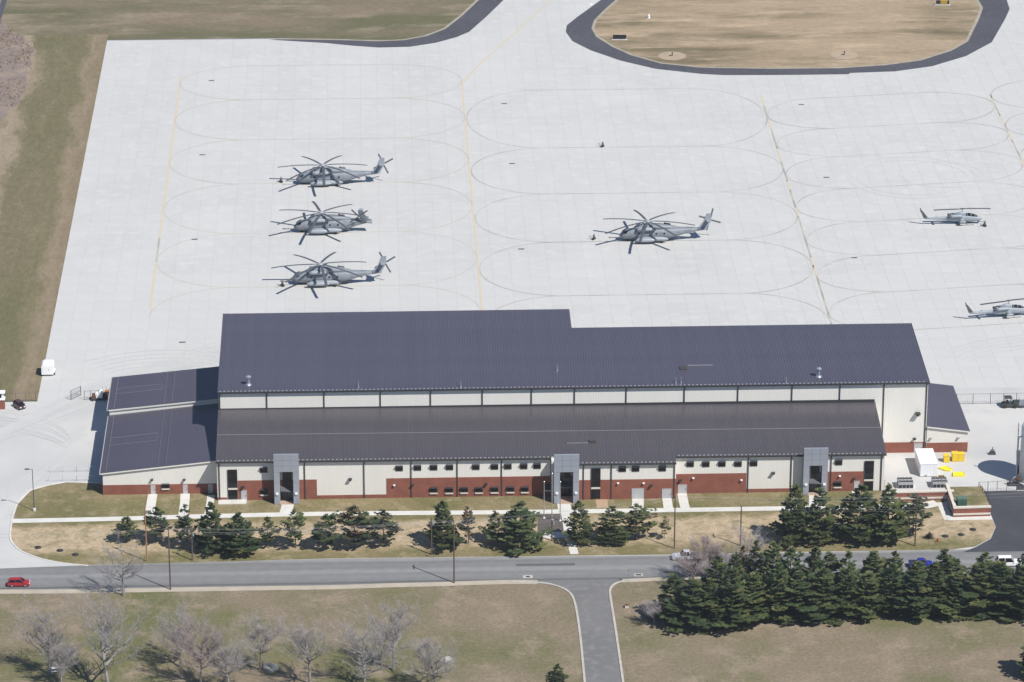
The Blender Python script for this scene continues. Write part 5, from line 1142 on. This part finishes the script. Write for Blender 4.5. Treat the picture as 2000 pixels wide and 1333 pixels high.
def boulder(px, py, label, s, seed):
    p = G(px, py); random.seed(seed); bm = bmesh.new(); bmesh.ops.create_icosphere(bm, subdivisions=3, radius=1)
    ph = [Vector((random.uniform(-1, 1), random.uniform(-1, 1), random.uniform(-1, 1))).normalized() for _ in range(14)]
    for v in bm.verts:
        k = 1
        for d_ in ph: k = min(k, .82/max(.3, v.co.dot(d_)) if v.co.dot(d_) > .75 else k)
        v.co = Vector((v.co.x*s[0], v.co.y*s[1], max(-.1, v.co.z*s[2]+.35*s[2])))*k
    me = bpy.data.meshes.new('boulder'); bm.to_mesh(me); bm.free(); me.materials.append(stone_mat)
    return tag(link('boulder', me, None, (p.x, p.y, .03)), label, 'boulder')
boulder(530, 1309, 'pale grey boulder on the near lawn beside a bare tree', (1.7, 1.3, 1.1), 4); boulder(874, 1294, 'whitish broken boulder on the near lawn left of the side street', (1.2, 1.0, .9), 9)
p = G(108, 1312); t = thing('picnic_table', 'pale picnic table under the leftmost bare tree', 'table', (p.x, p.y, .03), radians(12))
for k in range(4): MB().box(-1.0, -.4+k*.21, .74, 1.0, -.22+k*.21, .79).build('plank', white_paint, t)
for s in (-1, 1): MB().box(-1.0, s*.8-.15, .42, 1.0, s*.8+.15, .47).build('bench', white_paint, t)
q = MB()
for x in (-.8, .8):
    q.tube((x, -.85, 0), (x, .25, .74), .05).tube((x, .85, 0), (x, -.25, .74), .05).tube((x, -.85, .4), (x, .85, .4), .04)
q.build('legs', trim_light, t)

# ------------------------------------------------------------------ trees
def crown_profile(t, kind):
    if kind == 'open': return min(1, (t+.12)/.3)*(1-t)**.8*1.12
    return min(1, (t+.2)/.25)*(1-t)**.82*1.08
def pine_mesh(seed, H, R, kind='dense', pal=(0, 1, 2), z0=.12, wt=(4, 4, 2)):
    rnd = random.Random(seed); q = MB()
    pick = [i for i, w in zip(pal, wt) for _ in range(w)]
    step = H*(.068 if kind == 'dense' else .072); z = H*z0; a0 = 0
    while z < H*.985:
        t = (z-H*z0)/(H*(1-z0)); r = R*crown_profile(t, kind)*rnd.uniform(.72, 1.16)
        nb = max(3, int((5.2 if kind == 'dense' else 5)*(1-.35*t)+rnd.uniform(0, 1.6)))
        a0 += 1.1
        for b in range(nb):
            if kind == 'open' and rnd.random() < .26: continue
            a = a0+2*pi*b/nb+rnd.uniform(-.35, .35); L = r*rnd.uniform(.5, 1.15)
            rise = rnd.uniform(.04, .36)+.55*t*t; zz = z+rnd.uniform(-.5, .5)*step
            ca, sa = cos(a), sin(a); mi = rnd.choice(pick)
            n = max(2, int(L/.42)); 
            for k in range(n):
                s = .36+.66*(k+rnd.uniform(.2, .9))/n
                if kind == 'open' and s < .4 and rnd.random() < .5: continue
                for side in (-1, 0, 1):
                    if side and rnd.random() < .25: continue
                    off = side*rnd.uniform(.3, .75)*(.4+.6*s)*min(1.2, L*.42); d = L*s-abs(off)*.4
                    c = Vector((ca*d-sa*off, sa*d+ca*off, zz+rise*d*(.5+.5*s)+rnd.uniform(-.05, .08)))
                    m_ = mi if rnd.random() < .82 else rnd.choice(pick)
                    sz = rnd.uniform(.42, .72)*(1 if t < .8 else .75)*(H/11)**.3
                    for f in range(5):
                        fa = a+side*.6+rnd.uniform(-1.3, 1.3); up = rnd.uniform(.0, .5)
                        tip = c+Vector((cos(fa)*sz, sin(fa)*sz, up*sz)); w = Vector((-sin(fa), cos(fa), rnd.uniform(-.22, .22)))*sz*.3
                        mid = c.lerp(tip, .45)
                        q.v += [tuple(c), tuple(mid+w), tuple(tip), tuple(mid-w)]; o_ = len(q.v); q.f.append((o_-4, o_-3, o_-2, o_-1)); q.m.append(m_)
        z += step*rnd.uniform(.85, 1.15)
    for f in range(26):
        fa = rnd.uniform(0, 6.28); c = Vector((0, 0, H*rnd.uniform(.9, .97))); tip = c+Vector((cos(fa)*.3, sin(fa)*.3, rnd.uniform(.3, .7))); w = Vector((-sin(fa), cos(fa), 0))*.12
        q.v += [tuple(c), tuple(c.lerp(tip, .5)+w), tuple(tip), tuple(c.lerp(tip, .5)-w)]; o_ = len(q.v); q.f.append((o_-4, o_-3, o_-2, o_-1)); q.m.append(rnd.choice(pick))
    me = bpy.data.meshes.new('crown'); me.from_pydata(q.v, [], q.f)
    for x in needle: me.materials.append(x)
    me.polygons.foreach_set('material_index', q.m); me.update()
    tr = MB(); n = 6
    for k in range(n): tr.tube((0, 0, H*.94*k/n), (0, 0, H*.94*(k+1)/n), H*.012*(1-k/n*.85), H*.012*(1-(k+1)/n*.85), 7, caps=False)
    for k in range(22 if kind == 'open' else 8):
        z = H*(z0+.5*k/22); a = k*2.4; L = R*rnd.uniform(.5, .8); tr.tube((0, 0, z), (cos(a)*L, sin(a)*L, z+.15*L), .05, .015, 4, caps=False)
    return me, tr.mesh('trunk', pine_bark)
PM = {}
def pine(px, py, ptop, hw, label, kind='open', pal=(0, 1, 2), wt=(4, 4, 2), seed=0, group=None, z0=.13, name='pine_tree'):
    p = G(px, py); H = F(px, ptop, p.y).z; R = hw/9.5
    key = (kind, pal, wt, seed, z0)
    if key not in PM: PM[key] = (pine_mesh(hash(str(key)) % 9999 if False else seed*17+len(kind), 10.0, 3.6, kind, pal, z0, wt))
    me, tr = PM[key]; t = thing(name, label, 'tree', (p.x, p.y, .03), random.uniform(0, 6.28), group)
    t.rotation_euler.x = random.uniform(-.045, .045); t.rotation_euler.y = random.uniform(-.045, .045); sq = random.uniform(.86, 1.16)
    for nm, m_ in (('trunk', tr), ('crown', me)):
        o = link(nm, m_, t); o.scale = (R/3.6*sq, R/3.6/sq, H/10)
random.seed(21)
GF = 'pines in a row in front of the building'
D_, M_, Lt = (0, 1, 2), (0, 1, 4), (1, 2, 3)
front = [
 (247, 1060, 1011, 40, 'sparse small pine, leftmost of the front row', 'open', D_, (4, 4, 2), 1), (305, 1058, 992, 42, 'pine just right of the orange-brown pole', 'open', D_, (4, 4, 2), 2),
 (359, 1072, 985, 37, 'slim greyish pine in front of the second annex path', 'open', M_, (3, 4, 3), 3), (415, 1075, 980, 52, 'tall full pine at the left corner of the building', 'dense', D_, (4, 4, 2), 4),
 (470, 1078, 1004, 62, 'broad low pine with the darkest skirt, left of the left portal', 'dense', D_, (5, 4, 1), 5), (525, 1071, 1010, 36, 'small light green pine left of the left portal path', 'open', Lt, (5, 4, 1), 6),
 (578, 1071, 996, 42, 'pine with a clean pale trunk right of the left portal path', 'open', D_, (4, 4, 2), 7), (637, 1073, 1006, 45, 'thin see-through pine before the wide cream wall', 'open', M_, (3, 5, 2), 8),
 (692, 1070, 988, 62, 'wide pine with reddish brown tips before the wide cream wall', 'open', (0, 2, 3), (4, 3, 4), 9), (750, 1067, 998, 48, 'nearly bare grey pine beside the reddish tipped one', 'open', (4, 0, 1), (6, 2, 2), 10),
 (862, 1066, 977, 52, 'tall dark pine left of the tall utility pole', 'dense', D_, (4, 4, 2), 11), (915, 1062, 990, 34, 'thin reddish half-bare pine right of the tall utility pole', 'open', (4, 3, 1), (5, 4, 2), 12),
 (966, 1060, 1001, 38, 'short green pine left of the big dark one by the terrace', 'open', D_, (3, 4, 4), 13), (1018, 1068, 980, 66, 'big dark dense pine left of the paved terrace', 'dense', D_, (5, 4, 1), 14),
 (1133, 1059, 979, 46, 'dark conical pine right of the middle entry path', 'dense', D_, (5, 4, 2), 15), (1194, 1060, 990, 52, 'low spreading pine before the overhead door', 'dense', D_, (4, 4, 3), 16),
 (1242, 1053, 986, 56, 'light green open pine with a visible trunk, right of the overhead door', 'open', Lt, (5, 5, 1), 17), (1298, 1053, 1008, 20, 'spindly little pine standing alone left of the street pole', 'open', Lt, (5, 4, 1), 18),
 (1554, 1059, 948, 66, 'large pine left of the right portal', 'dense', D_, (4, 4, 2), 19), (1598, 1056, 955, 62, 'large pine in front of the right portal', 'dense', D_, (3, 4, 3), 20),
 (1676, 1054, 949, 72, 'large pine before the right stair window', 'dense', D_, (4, 4, 2), 21), (1735, 1054, 946, 66, 'large pine at the right corner of the building', 'dense', D_, (3, 5, 2), 22), (1783, 1046, 968, 56, 'greyish pine behind the right utility pole', 'open', (0, 1, 4), (3, 4, 3), 23)]
for a in front: pine(a[0], a[1], a[2], a[3]*(.84 if a[5] == 'open' else .8), a[4], kind=a[5], pal=a[6], wt=a[7], seed=a[8], group=GF, z0=.22 if a[5] == 'open' else .07)
GM = 'evergreens in the dense stand south of the street'
ords = ['first', 'second', 'third', 'fourth', 'fifth', 'sixth', 'seventh', 'eighth', 'ninth', 'tenth', 'eleventh', 'twelfth', 'thirteenth', 'fourteenth', 'fifteenth', 'sixteenth', 'seventeenth']
backs = [(1398, 1084), (1432, 1082), (1474, 1066), (1504, 1063), (1542, 1064), (1586, 1067), (1622, 1079), (1660, 1072), (1704, 1071), (1744, 1081), (1785, 1093), (1838, 1079), (1862, 1094), (1925, 1078), (1955, 1096), (1998, 1074)]
for i, (x, top) in enumerate(backs):
    base = 1176-(x-1390)*.016+random.uniform(-4, 6); q_ = i % 5; sd_ = i % 9
    pine(x, base, top+random.uniform(-5, 8), random.uniform(38, 58), 'evergreen in the back line of the dense stand, %s from its left end' % ords[i], 'dense', D_, [(4, 4, 1), (4, 4, 2), (3, 5, 2), (2, 4, 4), (5, 3, 1)][q_], 30+sd_, GM, .03, 'evergreen_tree')
pine(1446, 1168, 1066, 26, 'rust-brown dying evergreen at the back of the dense stand', 'dense', (3, 3, 0), (5, 4, 2), 40, None, .1, 'evergreen_tree')
fronts = [(1318, 1212, 1128), (1352, 1220, 1127), (1388, 1222, 1122), (1432, 1218, 1110), (1476, 1214, 1112), (1520, 1212, 1106), (1562, 1209, 1108), (1606, 1206, 1112), (1650, 1206, 1104), (1694, 1204, 1110), (1738, 1203, 1112), (1782, 1201, 1118), (1826, 1199, 1108), (1868, 1197, 1114), (1912, 1195, 1106), (1952, 1199, 1112), (1994, 1200, 1108)]
for i, (x, base, top) in enumerate(fronts):
    q_ = (i*3+1) % 5; sd_ = (i*4+1) % 9
    pine(x, base+random.uniform(-5, 3), top+random.uniform(-14, 10), random.uniform(42, 66), 'evergreen in the front line of the dense stand, %s from its left end' % ords[i], 'dense', D_, [(4, 4, 1), (4, 4, 2), (3, 5, 2), (2, 4, 4), (5, 3, 1)][q_], 30+sd_, GM, .02, 'evergreen_tree')
pine(1090, 1352, 1297, 24, 'small pine top at the bottom edge left of the side street', 'dense', D_, (4, 4, 2), 4, None, .06)
pine(2032, 1322, 1225, 44, 'dark pine cut by the right edge of the near lawn', 'dense', D_, (5, 4, 1), 5, None, .06)

def bare_mesh(seed, H, spread, twig, lean=.0, fork=.42, dens=1.0):
    """winter tree: a leader that runs nearly to the top, rising limbs all the way up, sparse fine twigs"""
    rnd = random.Random(seed); tr = MB(); tw = MB()
    def strip(p, d, l, w):
        e = p+d*l
        for s in (d.orthogonal().normalized()*w,):
            tw.v += [tuple(p+s), tuple(p-s), tuple(e)]; o_ = len(tw.v); tw.f.append((o_-3, o_-2, o_-1)); tw.m.append(0)
    def limb(p, d, l, r, lv):
        n = 4 if lv < 2 else 3; q = Vector(p)
        for k in range(n):
            d = (d+Vector((rnd.uniform(-.2, .2), rnd.uniform(-.2, .2), rnd.uniform(-.02, .16)))).normalized(); e = q+d*l/n
            tr.tube(q, e, r*(1-.8*k/n), r*(1-.8*(k+1)/n), 5 if lv < 2 else 3, caps=False); q = e
            if lv < 3:
                for _ in range(2 if lv < 2 else 1):
                    a = Vector((rnd.uniform(-1, 1), rnd.uniform(-1, 1), rnd.uniform(-.1, .9))).normalized()
                    if rnd.random() < .8*dens: limb(q, (d*.9+a*.8).normalized(), l*rnd.uniform(.35, .6), r*(1-.7*(k+1)/n)*.72, lv+1)
            for _ in range(int((1.8 if lv < 2 else 3.0)*dens+rnd.random())):
                a = Vector((rnd.uniform(-1, 1), rnd.uniform(-1, 1), rnd.uniform(-.2, 1.0))).normalized(); strip(q, (d+a*1.0).normalized(), rnd.uniform(.7, 1.9), .021)
    p = Vector((0, 0, -.1)); d = Vector((lean, 0, 1)).normalized(); n = 14; r0 = H*.02
    two = rnd.random() < .35
    for k in range(n):
        t = k/n; d = (d+Vector((rnd.uniform(-.07, .07), rnd.uniform(-.07, .07), .05))).normalized(); e = p+d*(H*.9/n)
        tr.tube(p, e, r0*(1-.93*t), r0*(1-.93*(k+1)/n), 8, caps=False); p = e
        if t > fork*.62:
            u = (t-fork*.62)/(1-fork*.62)
            for b in range(3 if u < .35 else 2 if u < .65 else 1):
                a = rnd.uniform(0, 6.28)
                dd = Vector((cos(a)*spread*1.3, sin(a)*spread*1.15, .5+.6*u)).normalized()
                L_ = H*(.52-.26*u)*rnd.uniform(.5, 1.2)
                limb(p, dd, L_, r0*(1-.93*t)*rnd.uniform(.6, .95), 1)
    for _ in range(6): strip(p, Vector((rnd.uniform(-.5, .5), rnd.uniform(-.5, .5), 1)).normalized(), H*.08, .016)
    zt = max(v[2] for v in tw.v); k = H/zt
    tr.v = [(x*k*1.22, y*k*1.22, z*k) for x, y, z in tr.v]; tw.v = [(x*k*1.22, y*k*1.22, z*k) for x, y, z in tw.v]
    me = bpy.data.meshes.new('twigs'); me.from_pydata(tw.v, [], tw.f); me.materials.append(twig); me.update()
    t2 = bpy.data.meshes.new('trunk'); t2.from_pydata(tr.v, [], tr.f); t2.materials.append(bark_mat if twig is twig_grey else twig_red); t2.update()
    return t2, me
def bare(px, py, ptop, label, seed, twig=twig_grey, spread=.75, fork=.4, group=None, dens=1.0, lean=0):
    p = G(px, py); H = F(px, ptop, p.y).z; t = thing('bare_tree', label, 'tree', (p.x, p.y, .03), 0, group)
    t2, me = bare_mesh(seed, H, spread, twig, lean, fork, dens); link('trunk', t2, t); link('crown', me, t)
GB = 'leafless trees on the near lawn'
bare(97, 1318, 1165, 'leafless tree standing over the pale picnic table', 1, twig_grey, .75, .36, GB)
bare(120, 1342, 1240, 'leafless tree right beside the picnic table tree', 2, twig_grey, .8, .4, GB)
bare(241, 1164, 1032, 'leafless tree at the street edge near the left utility pole', 3, twig_grey, .8, .38, GB, .7)
bare(212, 1345, 1150, 'tall forked leafless tree second from the left at the bottom', 4, twig_grey, .7, .45, GB)
bare(352, 1304, 1183, 'leafless tree with two trunks left of the lawn centre', 5, twig_grey, .7, .36, GB)
bare(392, 1340, 1192, 'leafless tree with a reddish crown left of the lawn centre', 6, twig_red, .7, .4, GB)
bare(448, 1345, 1225, 'low faint leafless tree between reddish crown and boulder', 7, twig_grey, .9, .35, GB)
bare(508, 1309, 1188, 'slender leafless tree just left of the grey boulder', 8, twig_grey, .6, .48, GB)
bare(605, 1336, 1197, 'leafless tree with a straight pale trunk right of the grey boulder', 9, twig_grey, .6, .48, GB)
bare(713, 1345, 1203, 'wide leafless tree with pale low limbs', 10, twig_grey, .9, .34, GB)
bare(768, 1310, 1168, 'dark-trunked leafless tree behind the wide pale one', 11, twig_grey, .8, .38, GB)
bare(852, 1342, 1220, 'leaning leafless tree beside the whitish boulder', 12, twig_grey, .95, .34, GB, 1.0, -.15)
bare(1277, 1221, 1164, 'thin young leafless tree at the left end of the evergreens', 13, twig_grey, .7, .4, None, .7)
bare(1352, 1140, 1042, 'reddish budding bare tree in front of the silver pickup', 14, twig_red, 1.0, .2, None, .9)
bare(1392, 1136, 1046, 'reddish budding bare tree right of the silver pickup', 15, twig_red, 1.0, .2, None, .9)
bare(1462, 1150, 1014, 'grey bare tree rising behind the evergreens before the straw bank', 16, twig_grey, .8, .3, None, 1.0)

# thin spring haze between the aircraft and the ground
o = MB().box(-2560, -1560, -1.2, 2760, 3560, 347).build('haze', HAZE); o['kind'] = 'stuff'; o.display_type = 'WIRE'
bpy.context.view_layer.update()
